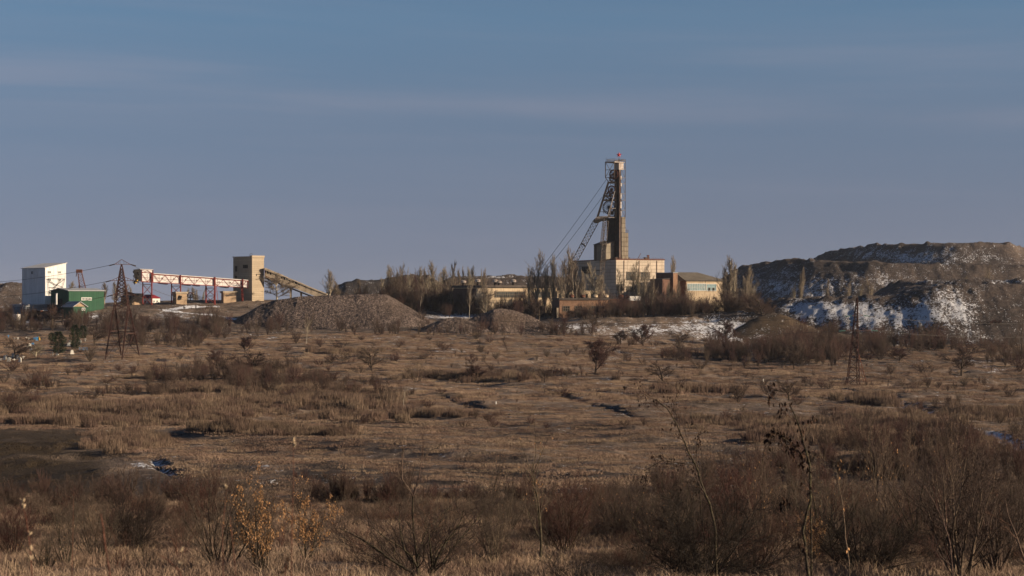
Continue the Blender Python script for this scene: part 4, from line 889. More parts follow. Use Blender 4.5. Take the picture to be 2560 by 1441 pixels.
# star on a little stand
s_ = empty('red_star', at(1547.5, 399, YH), 'five pointed red star on the very top of the headframe', 'star')
mb = MB(); mb.bar((-.5, -.3, -1.2), (-.15, 0, .9), .07).bar((.5, -.3, -1.2), (.15, 0, .9), .07).bar((0, .5, -1.2), (0, 0, .9), .07).bar((-.4, 0, -.2), (.4, 0, -.2), .05); mb.build('stand', M['greysteel'], s_)
pts = []
for k in range(10):
    a_ = math.pi/2+k*math.pi/5; r_ = 1.35 if k % 2 == 0 else .58; pts.append((r_*math.cos(a_), 0, 2.15+r_*math.sin(a_)))
mb = MB(); n = 10
mb.add([(x, 0, z) for x, y, z in pts]+[(0, -.38, 2.15), (0, .38, 2.15)], [(k, (k+1) % n, n) for k in range(n)]+[((k+1) % n, k, n+1) for k in range(n)]).build('star', M['star'], s_)
# hoist ropes
def wire(name, a, b, sag, r, label, cat, grp=None, n=20, m='cable'):
    mb = MB(); pts = [a.lerp(b, k/n)-Vector((0, 0, sag*4*(k/n)*(1-k/n))) for k in range(n+1)]; o = a.copy()
    for p, q in zip(pts[:-1], pts[1:]): mb.bar(p-o, q-o, r, 3)
    ob = mb.build(name, M[m]); ob.location = o; return tag(ob, label, cat, grp)
wire('hoist_rope', at(1515, 450, YH), at(1345, 682, YH+40), .6, .10, 'upper steel hoist rope running down left from the headframe', 'rope')
wire('hoist_rope', at(1506, 492, YH), at(1370, 670, YH+40), .6, .10, 'lower steel hoist rope running down left from the headframe', 'rope')

# ================================================================== PYLONS AND WIRES
YP = ground_uv(307, 894)[1]
p0 = on(307, YP)
t = empty('power_pylon', p0, 'wide based rusty lattice pylon standing at left before the gallery', 'pylon'); mp = YP/F
def PZ(r): return (HZ-r)*mp-p0.z
def ring(r, hw, dep=.8, cx=304): z = PZ(r); c = (cx-307)*mp; return [Vector((c-hw*mp, -hw*mp*dep, z)), Vector((c+hw*mp, -hw*mp*dep, z)), Vector((c+hw*mp, hw*mp*dep, z)), Vector((c-hw*mp, hw*mp*dep, z))]
lv = [(776, 18, .8), (736, 13, .8), (700, 7.5, .8), (672, 3, .8), (661, .6, .8)]
g = MB()
for (a_, ha, da), (c_, hc, dc), n in zip(lv[:-1], lv[1:], (3, 4, 4, 1)): g.truss(ring(a_, ha, da), ring(c_, hc, dc), n, .16, .095)
g.build('lattice_body', M['pylon'], t)
feet = [(-33.5, -26), (38, -18), (20, 26), (-30, 26)]
tops = ring(776, 18)
fx_ = [(269, -9), (345, -4), (365-25+0, 9), (289, 9)]
corner = [Vector(((270-307)*mp, -4.5, 0)), Vector(((316-307)*mp, -7.5, 0)), Vector(((344-307)*mp, 3.5, 0)), Vector(((292-307)*mp, 7, 0))]
for k in range(4):
    c_ = corner[k]; zg = gz(p0.x+c_.x, p0.y+c_.y)-p0.z-.3; a_ = Vector((c_.x, c_.y, zg)); e_ = tops[k]
    mb = MB(); off = [Vector((-.75, -.4, 0)), Vector((.75, -.4, 0)), Vector((0, .7, 0))]
    mb.truss([a_+o_*.12 for o_ in off], [e_+o_*.3 for o_ in off], 9, .115, .06, False)
    mid = a_.lerp(e_, .55); c2 = corner[(k+1) % 4]; m2 = Vector((c2.x, c2.y, zg)).lerp(tops[(k+1) % 4], .55)
    mb.bar(mid, m2, .15); mb.bar(a_.lerp(e_, .05), Vector((c2.x, c2.y, zg)).lerp(tops[(k+1) % 4], .55), .08); mb.bar(mid, tops[(k+1) % 4], .08)
    mb.build('leg', M['pylon'], t)
def arm(r, ul, ur, dd=2.0):
    z = PZ(r); A = Vector(((ul-307)*mp, -dd, z)); B = Vector(((ur-307)*mp, dd, z)); hw = Vector((0, .5, 0)); c = Vector(((304-307)*mp, 0, z))
    mb = MB()
    for P_ in (A, B):
        mb.bar(c+hw, P_, .1).bar(c-hw, P_, .1).bar(c+Vector((0, 0, 1.5)), P_, .09)
        for k in (1, 2, 3): q = c.lerp(P_, k/4); mb.bar(q+hw*(1-k/4), q+Vector((0, 0, 1.5*(1-k/4))), .06)
    mb.build('crossarm', M['pylon'], t)
    for P_, s_ in ((A, -1), (B, 1)): MB().bar(P_, P_+Vector((s_*1.6, s_*.5, -.45)), .16, 6).build('insulator', M['steel'], t)
    return A+p0, B+p0
W1 = arm(661.3, 290, 323); W2 = arm(702, 281, 331); W3 = arm(738, 285, 337); 
for k, (A, B) in enumerate((W1, W2, W3)):
    nm = ['uppermost', 'middle', 'lower'][k]
    wire('power_line', A, at(-260, [700, 735, 775][k], YP+260), 3.5, .065, f'{nm} power wire running left from the left pylon', 'wire', 'power wires')
    wire('power_line', B, at(560, [728, 756, 790][k], YP+420), 3.0, .065, f'{nm} power wire running right from the left pylon', 'wire', 'power wires')
YR = ground_uv(2143, 962)[1]; p1 = on(2143, YR); mp = YR/F
t = empty('power_pylon', p1, 'narrow dark lattice pylon standing at right before the snowy hill', 'pylon')
def PZ(r): return (HZ-r)*mp-p1.z
def ring(r, hl, hr, dep): z = PZ(r); return [Vector((-hl*mp, -.1*dep, z)), Vector((hr*mp, -dep, z)), Vector((hr*mp*1.02, dep*.9, z)), Vector((-hl*mp, dep, z))]
lv = [(966, 27, 3, 2.6), (940, 21, 2, 2.2), (900, 17, 1, 1.8), (870, 14, .6, 1.4), (820, 9, .6, 1.0), (780, 5, .6, .6), (745, 1.0, .6, .3)]
g = MB()
for (a_, x0, x1, d0), (c_, x2, x3, d1), n in zip(lv[:-1], lv[1:], (1, 2, 2, 4, 4, 3)):
    g.truss(ring(a_, x0, x1, d0), ring(c_, x2, x3, d1), n, .15, .075, n == 1)
g.build('lattice_body', M['pylon'], t)
for dx, dy in ((20, 1.5),):
    a_ = Vector(((2171-2143)*mp, 3.0, gz(p1.x+28*mp, p1.y+3)-p1.z)); MB().bar(a_, Vector((.1, .5, PZ(872))), .10).bar(a_+Vector((-.5, .4, 0)), Vector((0, 1.2, PZ(890))), .07).build('stay_leg', M['rust'], t)
AR = []
for r_, ul, ur in ((790, 2128, 2160), (827, 2112, 2180)):
    z = PZ(r_); A = Vector(((ul-2143)*mp, -1.2, z)); B = Vector(((ur-2143)*mp, 1.2, z))
    MB().bar(A, B, .09).bar(A, Vector((0, 0, z+.9)), .05).bar(B, Vector((0, 0, z+.9)), .05).build('crossarm', M['pylon'], t)
    for P_, s_ in ((A, -1), (B, 1)): MB().bar(P_, P_+Vector((s_*1.7, 0, -.10)), .10, 6).build('insulator', M['porc'], t); AR.append(P_+p1)
for P_, u_, r_, nm in ((AR[0], 1180, 800, 'upper power wire running left'), (AR[2], 1180, 826, 'lower power wire running left'), (AR[1], 2760, 800, 'upper power wire running right'), (AR[3], 2760, 832, 'lower power wire running right')):
    wire('power_line', P_, at(u_, r_, YR+90), 1.6, .045, nm+' from the narrow right pylon', 'wire', 'power wires')

# white marker posts in the field
for k, (u, r_, h_, lb) in enumerate(((1113, 1032, 9, 'short white marker post in the middle of the dry field'), (1908, 958, 7, 'short white marker post left of the right pylon'), (2526, 1116, 15, 'white stake by the snowy ditch at the right edge'), (1240, 1012, 5, 'tiny pale stake right of the middle ditch'))):
    p = ground(u, r_); hh = h_*p.y/F; o = MB().bar((0, 0, -.3), (0, 0, hh), .09, 6).bar((0, 0, hh), (0, 0, hh+.1), .12, 6).build('marker_post', M['marker'], None, loc=p); tag(o, lb, 'post')
o = MB().box(-.95, -.05, .0, .95, .05, .07).box(-.9, -.03, -.4, -.84, .03, 0).box(.84, -.03, -.4, .9, .03, 0).build('white_beam', M['marker'], None, loc=ground(285, 1089)+Vector((0, 0, .5))); tag(o, 'long pale beam lying at the edge of the green slope', 'beam')

# ================================================================== CEMETERY at the left edge
rg_ = random.Random(21)
def stone(u, r_, h_, m, kind, label):
    p = ground(u, r_, 500); hh = h_*p.y/F
    mb = MB()
    if kind == 'slab': mb.box(-.45, -.12, -.3, .45, .12, hh*.8).prism([(-.45, -.12, hh*.8), (.45, -.12, hh*.8), (.25, -.12, hh), (-.25, -.12, hh)], (0, .24, 0)).box(-.6, -.35, -.3, .6, -.13, .2); nm, ct = 'gravestone', 'gravestone'
    elif kind == 'cross': mb.box(-.13, -.1, -.3, .13, .1, hh).box(-.5, -.09, hh*.62, .5, .09, hh*.75); nm, ct = 'grave_cross', 'cross'
    else: mb.box(-.3, -.3, -.3, .3, .3, hh*.25).add([(-.28, -.28, hh*.25), (.28, -.28, hh*.25), (.28, .28, hh*.25), (-.28, .28, hh*.25), (0, 0, hh)], [(0, 1, 4), (1, 2, 4), (2, 3, 4), (3, 0, 4)]); nm, ct = 'grave_pyramid', 'grave marker'
    o = mb.build(nm, M[m], None, loc=p); o.rotation_euler.z = rg_.uniform(-.5, .5); tag(o, label, ct, 'grave markers of the cemetery at left')
stone(98, 851, 10, 'yellow', 'pyramid', 'bright yellow grave pyramid at the back of the cemetery'); stone(93, 851, 8, 'blue', 'slab', 'blue headstone just left of the yellow grave pyramid')
stone(21, 848, 7, 'blue', 'cross', 'small blue cross at the back left of the cemetery'); stone(82, 863, 5, 'blue', 'slab', 'tiny light blue headstone in the middle of the cemetery')
for k, u in enumerate((36, 45, 66, 72)): stone(u, 850, 5+k % 2, 'stone', 'cross', ['leftmost', 'second', 'third', 'rightmost'][k]+' small pale cross in the back row of the cemetery')
xs_ = [2, 12, 22, 33, 41, 46, 50, 58, 17, 28, 36]
for k, u in enumerate(sorted(xs_)): stone(u, 905-(k % 3)*5, 8+(k*3) % 6, 'stone', 'slab' if k % 2 else 'cross', 'pale %s in the front row at the left edge, %s from left' % ('headstone' if k % 2 else 'cross', ['first', 'second', 'third', 'fourth', 'fifth', 'sixth', 'seventh', 'eighth', 'ninth', 'tenth', 'eleventh'][k]))
for k, u in enumerate((68, 75, 77, 132, 143, 172, 175, 180, 200, 213)): stone(u, (872, 868, 880, 890, 889, 866, 862, 885, 858, 857)[k], 8, 'stone', 'slab' if k % 3 else 'cross', 'pale %s between the cemetery bushes, %s from left' % ('headstone' if k % 3 else 'cross', ['first', 'second', 'third', 'fourth', 'fifth', 'sixth', 'seventh', 'eighth', 'ninth', 'tenth'][k]))
def fence(u0, u1, r_, h_, m, label):
    a = ground(u0, r_, 500); b_ = ground(u1, r_, 500); hh = h_*a.y/F
    t = empty('grave_fence', a, label, 'fence'); d = b_-a; mb = MB(); n = max(2, int(d.length/1.4))
    mb.bar((0, 0, hh), d+Vector((0, 0, hh)), .06).bar((0, 0, hh*.4), d+Vector((0, 0, hh*.4)), .05)
    for k in range(n*4): q = d*k/(n*4); mb.bar(q+Vector((0, 0, hh*.35)), q+Vector((0, 0, hh)), .035)
    mb.build('rails', M[m], t)
    for k in range(n+1): q = d*k/n; MB().bar(q+Vector((0, 0, -.2)), q+Vector((0, 0, hh+.15)), .08).build('post', M[m], t)
fence(198, 218, 880, 8, 'blue', 'blue metal grave fence right of the dark evergreen'); fence(102, 127, 889, 7, 'greyroof', 'grey metal grave fence in front of the dark evergreen'); fence(84, 94, 851, 5, 'blue', 'small blue grave fence next to the blue headstone')

# ================================================================== VEGETATION
def tubes(name, segs, mats, sides=3):
    """segs rows: x0 y0 z0 x1 y1 z1 r0 r1 material; one mesh of tapering tubes"""
    a = np.asarray(segs, np.float64); n = len(a); p0, p1 = a[:, 0:3], a[:, 3:6]; d = p1-p0
    d /= np.maximum(np.linalg.norm(d, axis=1, keepdims=True), 1e-9)
    ref = np.where(np.abs(d[:, 2:3]) > .9, np.array([[1., 0, 0]]), np.array([[0, 0, 1.]])); u = np.cross(d, ref); u /= np.linalg.norm(u, axis=1, keepdims=True); v = np.cross(d, u)
    V = np.zeros((n, 2*sides, 3)); 
    for k in range(sides):
        t = 2*math.pi*k/sides; o = u*math.cos(t)+v*math.sin(t); V[:, k] = p0+o*a[:, 6:7]; V[:, sides+k] = p1+o*a[:, 7:8]
    q = np.array([[k, (k+1) % sides, sides+(k+1) % sides, sides+k] for k in range(sides)])
    Fc = (np.arange(n)[:, None, None]*2*sides+q[None]).reshape(-1, 4)
    me = bpy.data.meshes.new(name); me.vertices.add(n*2*sides); me.vertices.foreach_set('co', V.astype(np.float32).ravel())
    me.loops.add(Fc.size); me.loops.foreach_set('vertex_index', Fc.astype(np.int32).ravel())
    me.polygons.add(len(Fc)); me.polygons.foreach_set('loop_start', np.arange(0, Fc.size, 4, dtype=np.int32))
    me.polygons.foreach_set('material_index', np.repeat(a[:, 8].astype(np.int32), sides))
    for m in mats: me.materials.append(m)
    me.update(calc_edges=True); return me
def leaves(name, pts, size, m, seed=0, n_per=1):
    """hanging dry leaves: small folded blades (two triangles with a crease) at the given points"""
    rg = random.Random(seed); vs = []; fs = []
    for p in pts:
        for _ in range(n_per):
            L = size*rg.uniform(.6, 1.3); d = Vector((rg.gauss(0, .35), rg.gauss(0, .35), -1)).normalized(); s = d.cross(Vector((rg.gauss(0, 1), rg.gauss(0, 1), .2))).normalized()*L*.26
            c = Vector(p)+Vector((rg.gauss(0, size*.45), rg.gauss(0, size*.45), rg.gauss(0, size*1.1))); b = len(vs); k = d.cross(s).normalized()*L*.10
            vs += [c, c+d*L*.45+s+k, c+d*L, c+d*L*.45-s+k]; fs += [(b, b+1, b+2), (b, b+2, b+3)]
    me = bpy.data.meshes.new(name); me.from_pydata([tuple(v) for v in vs], [], fs); me.materials.append(m); me.update(); return me
def grow(rg, out, p, d, L, r, lv, P, tips=None):
    """one branch as a bent tapering polyline; children leave it along its length"""
    S = P[lv]; n = S['n']; step = L/n; pts = [p]; rr = [r]; q = p.copy(); dd = d.copy(); end = r*S.get('taper', .35)
    for k in range(n):
        dd = (dd+Vector((rg.gauss(0, 1), rg.gauss(0, 1), rg.gauss(0, 1)))*S['wob']+Vector((0, 0, S['up']))).normalized()
        q = q+dd*step; pts.append(q); rr.append(r+(end-r)*(k+1)/n)
        out.append((*pts[-2], *q, rr[-2], rr[-1], S['m']))
    if tips is not None and lv >= len(P)-2: tips.append(pts[-1]); tips.append(pts[len(pts)//2])
    if lv+1 < len(P):
        C = P[lv+1]; cnt = int(C['cnt']*rg.uniform(.75, 1.25)+.5)
        for k in range(cnt):
            t = S['from']+(1-S['from'])*(k+rg.random())/cnt; f = t*n; i = min(int(f), n-1); b = pts[i].lerp(pts[i+1], f-i); ax = (pts[i+1]-pts[i]).normalized()
            s = ax.cross(Vector((rg.gauss(0, 1), rg.gauss(0, 1), rg.gauss(0, 1)))).normalized(); a = C['ang']*rg.uniform(.6, 1.35)
            nd = (ax*math.cos(a)+s*math.sin(a)).normalized()
            if nd.z < C.get('minz', -1): nd.z = C['minz']; nd.normalize()
            grow(rg, out, b, nd, L*C['len']*rg.uniform(.6, 1.25)*(1-t*C.get('sh', .45)), max(rr[i]*C['r'], C.get('rmin', .003)), lv+1, P, tips)
def lvl(n=4, wob=.1, up=0., frm=.2, cnt=0, ang=.7, len=.5, r=.5, m=1, **k): return dict(n=n, wob=wob, up=up, cnt=cnt, ang=ang, len=len, r=r, m=m, **{'from': frm}, **k)
def shrub_segs(seed, H=2.5, stems=9, spread=.55, P=None, r0=.03, tips=None, lean=(0, 0)):
    rg = random.Random(seed); out = []
    for k in range(stems):
        a = 2*math.pi*(k+rg.random())/stems; s = spread*math.sqrt(rg.uniform(.05, 1)); d = Vector((math.cos(a)*s+lean[0], math.sin(a)*s+lean[1], 1)).normalized()
        grow(rg, out, Vector((math.cos(a)*.12*s, math.sin(a)*.12*s, -.15)), d, H*rg.uniform(.7, 1.08), r0*rg.uniform(.6, 1.2), 0, P, tips)
    return out
def tree_segs(seed, H, r0, P, tips=None, lean=(0, 0)):
    rg = random.Random(seed); out = []; grow(rg, out, Vector((0, 0, -.3)), Vector((*lean, 1)).normalized(), H, r0, 0, P, tips); return out
# --- far prototypes (normalised to height 1 when placed); twig radii in metres for their typical size
def far_shrub(seed, stems=9, spread=.7, tw='twigf', H=3.0, dens=1.0):
    P = [lvl(4, .10, .05, .15, 0, m=0), lvl(3, .16, .06, .15, 9*dens, .55, .50, .55, m=1, rmin=.016), lvl(3, .2, .04, .1, 8*dens, .6, .50, .6, m=1, rmin=.013)]
    s = shrub_segs(seed, H, stems, spread, P, .040); return tubes('far_shrub', s, [M['bark'], M[tw]]), s
def proto_size(s):
    a = np.asarray(s); return float(np.percentile(a[:, 5], 99.3)), float(np.percentile(np.abs(a[:, 3:5]), 97))
FS = []
for k, (st, sp, tw, de) in enumerate(((9, .75, 'twigf', 1), (12, .55, 'twigf', .9), (7, .95, 'twigf', 1.1), (10, .7, 'redtwigf', 1.1), (14, .5, 'redtwigf', .8), (11, 1.05, 'twigf', 1))):
    me, s = far_shrub(100+k, st, sp, tw, 3.0, de); FS.append((me, *proto_size(s)))
def split_parts(segs, names=('trunk', 'crown'), mats=('bark', 'twigf')):
    a = [s for s in segs if s[8] == 0]; c = [s[:8]+(0,) for s in segs if s[8] != 0]
    return tubes(names[0], a, [M[mats[0]]], 4), tubes(names[1], c, [M[mats[1]]])
def poplar(seed, H=18, w=1.0, dens=1.0, mats=('pbark', 'poplar')):
    P = [lvl(9, .035, .03, .06, 0, m=0, taper=.15), lvl(5, .05, .16, .10, 44*dens, .30*w, .50, .42, m=0, sh=.80, rmin=.05), lvl(3, .09, .14, .05, 9*dens, .40, .46, .5, m=1, rmin=.038), lvl(2, .12, .12, .05, 4*dens, .45, .50, .6, m=1, rmin=.030)]
    s = tree_segs(seed, H, H*.016, P)
    if seed % 3 == 0: s += tree_segs(seed+7, H*.85, H*.012, P, None, (.06, .0))
    return split_parts(s, mats=mats), proto_size(s)
POP = [poplar(1, 18, 1.0), poplar(2, 18, .75), poplar(3, 18, 1.15, .9), poplar(4, 18, 1.3, .85), poplar(5, 18, .6, .9)]
def roundtree(seed, H=6, mats=('bark', 'twigf'), trunk=.25, spread=.95, dens=1.0):
    P = [lvl(4, .05, .02, trunk, 0, m=0, taper=.45), lvl(5, .14, .06, .2, 13*dens, spread, .72, .55, m=0, sh=.35, rmin=.035), lvl(4, .17, .05, .05, 14*dens, .70, .50, .5, m=1, rmin=.022), lvl(3, .2, .03, .1, 11*dens, .7, .55, .6, m=1, rmin=.020)]
    s = tree_segs(seed, H*.62, H*.020, P); return split_parts(s, mats=mats), proto_size(s)
RT = [roundtree(11), roundtree(12, trunk=.15, spread=1.1), roundtree(13, mats=('bark', 'redtwigf'), trunk=.2, spread=.9, dens=1.22), roundtree(14, mats=('pbark', 'poplar'), spread=.7, trunk=.3)]
def thin(seed, H=6, mats=('birch', 'poplar')):
    P = [lvl(6, .05, .02, .3, 0, m=0, taper=.2), lvl(4, .1, .1, .2, 20, .55, .36, .45, m=1, rmin=.020), lvl(3, .15, .05, .1, 8, .5, .5, .5, m=1, rmin=.014)]
    s = tree_segs(seed, H, H*.011, P); return split_parts(s, mats=mats), proto_size(s)
TH = [thin(31), thin(32, mats=('bark', 'twigf'))]
rg0 = random.Random(77)
def put_tree(name, proto, loc, h, w, label, cat='tree', group=None, rz=None, parts=('trunk', 'crown')):
    (mt, mc), (ph, pw) = proto
    t = empty(name, loc, label, cat, rg0.uniform(0, 6.28) if rz is None else rz, group); sz = h/ph; sx = w/(2*pw) if w else sz
    t.scale = (sx, sx, sz)
    for nm, me in zip(parts, (mt, mc)):
        o = bpy.data.objects.new(nm, me); col.objects.link(o); o.parent = t
    return t
def put_shrub(loc, h, w, k, label, group='scattered bare shrubs of the dry field', name='bare_shrub'):
    me, ph, pw = FS[k]; o = bpy.data.objects.new(name, me); col.objects.link(o); o.location = loc
    sx = w/(2*pw); o.scale = (sx, sx, h/ph); o.rotation_euler.z = rg0.uniform(0, 6.28); return tag(o, label, 'shrub', group)
LM = [(0, 55, 'left edge'), (55, 127, 'white tower block'), (127, 262, 'green warehouse'), (262, 350, 'left pylon'), (350, 430, 'gallery head'), (430, 583, 'red gallery'), (583, 665, 'concrete tower'), (665, 830, 'sloping gallery'), (830, 1040, 'long gravel heap'), (1040, 1180, 'lowest gravel heap'),
      (1180, 1340, 'pointed gravel heap'), (1340, 1480, 'brick hall'), (1480, 1600, 'headframe'), (1600, 1700, 'stair block'), (1700, 1840, 'hipped hall'), (1840, 2000, 'mound top'), (2000, 2110, 'hill corner'), (2110, 2190, 'right pylon'), (2190, 2330, 'snowy hill middle'), (2330, 2460, 'snowy hill end'), (2460, 2600, 'right edge')]
def landmark(u):
    for a, b_, n in LM:
        if a <= u < b_: return n
    return 'left edge' if u < 0 else 'right edge'
ORD = ['first', 'second', 'third', 'fourth', 'fifth', 'sixth', 'seventh', 'eighth', 'ninth', 'tenth', 'eleventh', 'twelfth']
def label_rows(items, what, bandf, rel='below'):
    """give each (u, row, adj) a label made of look, band and landmark; ordinal from the left when several share them"""
    cells = {}
    for i, (u, r, adj) in enumerate(items): cells.setdefault((adj, bandf(r), landmark(u)), []).append((u, i))
    res = [None]*len(items)
    for (adj, bnd, lm), L in cells.items():
        L.sort()
        for k, (u, i) in enumerate(L):
            s = f'{adj} {what} {bnd} {rel} the {lm}'
            res[i] = s if len(L) == 1 else s+f', {ORD[min(k, 11)]} from left'
    return res
# --- poplars on the mine plateau: u, base row, top row, width, proto, distance
POPS = [(180, 745, 703, 15, 0, 960), (262, 765, 706, 15, 0, 975), (286, 765, 704, 15, 1, 975), (312, 765, 706, 18, 3, 980), (331, 765, 712, 12, 4, 985), (490, 758, 718, 14, 2, 1050), (505, 758, 722, 10, 4, 1050), (470, 758, 720, 10, 1, 1060),
        (824, 755, 674, 22, 0, 955), (843, 755, 702, 14, 2, 960), (898, 758, 698, 13, 0, 960), (912, 758, 712, 12, 2, 965), (972, 762, 663, 20, 0, 960), (985, 762, 680, 14, 2, 955), (1003, 764, 657, 20, 3, 965), (1022, 764, 668, 9, 4, 960), (1036, 764, 684, 16, 2, 950), (1050, 764, 666, 18, 0, 955), (1062, 764, 668, 12, 1, 960),
        (1080, 766, 652, 22, 0, 950), (1094, 766, 678, 18, 3, 945), (1109, 768, 667, 18, 0, 958), (1121, 768, 672, 14, 3, 950), (1134, 768, 651, 22, 3, 962), (1147, 768, 672, 12, 1, 950), (1158, 768, 665, 9, 1, 955), (1172, 768, 668, 14, 0, 945), (1182, 768, 665, 16, 0, 955), (1196, 768, 673, 12, 4, 946), (1211, 770, 671, 14, 0, 890), (1062, 764, 690, 26, 3, 935), (1018, 764, 692, 24, 3, 935), (1125, 768, 694, 26, 3, 930), (955, 760, 694, 16, 3, 940),
        (1322, 772, 668, 20, 3, 890), (1340, 772, 626, 42, 3, 892), (1362, 772, 664, 20, 2, 890), (1384, 774, 637, 26, 0, 888), (1402, 774, 644, 26, 3, 884), (1418, 774, 618, 42, 3, 890), (1440, 774, 642, 34, 2, 886), (1456, 776, 676, 20, 0, 884), (1488, 776, 654, 36, 3, 886), (1505, 776, 690, 18, 0, 884),
        (1554, 778, 668, 24, 3, 890), (1583, 778, 650, 30, 3, 890), (1594, 778, 672, 18, 0, 888), (1610, 778, 656, 26, 3, 890), (1628, 778, 690, 16, 2, 888), (1682, 770, 640, 22, 0, 975), (1670, 776, 705, 14, 2, 900), (1690, 776, 700, 18, 3, 898), (1722, 778, 712, 18, 3, 896),
        (1826, 776, 640, 38, 0, 905), (1813, 776, 668, 22, 0, 905), (1838, 776, 658, 18, 1, 900), (1873, 778, 665, 24, 0, 905), (1866, 778, 690, 16, 2, 900), (2002, 770, 668, 14, 2, 900), (1984, 770, 704, 12, 3, 900), (2070, 762, 698, 10, 1, 905), (2120, 762, 702, 16, 3, 905), (2175, 762, 690, 22, 3, 905), (2150, 762, 710, 12, 2, 905), (2470, 720, 662, 22, 3, 965), (2412, 722, 690, 10, 2, 965)]
lab = label_rows([(p[0], p[2], ('tall' if p[1]-p[2] > 100 else 'medium' if p[1]-p[2] > 65 else 'short')+(' slim' if p[3] < 19 else ' broad')) for p in POPS], 'bare poplar', lambda r: 'on the mine plateau', 'by')
for (u, rb, rt, w_, k, Y), lb in zip(POPS, lab):
    b_ = on(u, Y)
    if u > 1980 and u < 2300: b_.z = (HZ-rb)*Y/F
    if u > 2350: b_.z = (HZ-rb)*Y/F
    h_ = (HZ-rt)*Y/F-b_.z; put_tree('poplar_tree', POP[k], b_, h_, w_*(1.5 if u < 1300 else 1.2)*Y/F, lb, group='bare poplars around the mine')
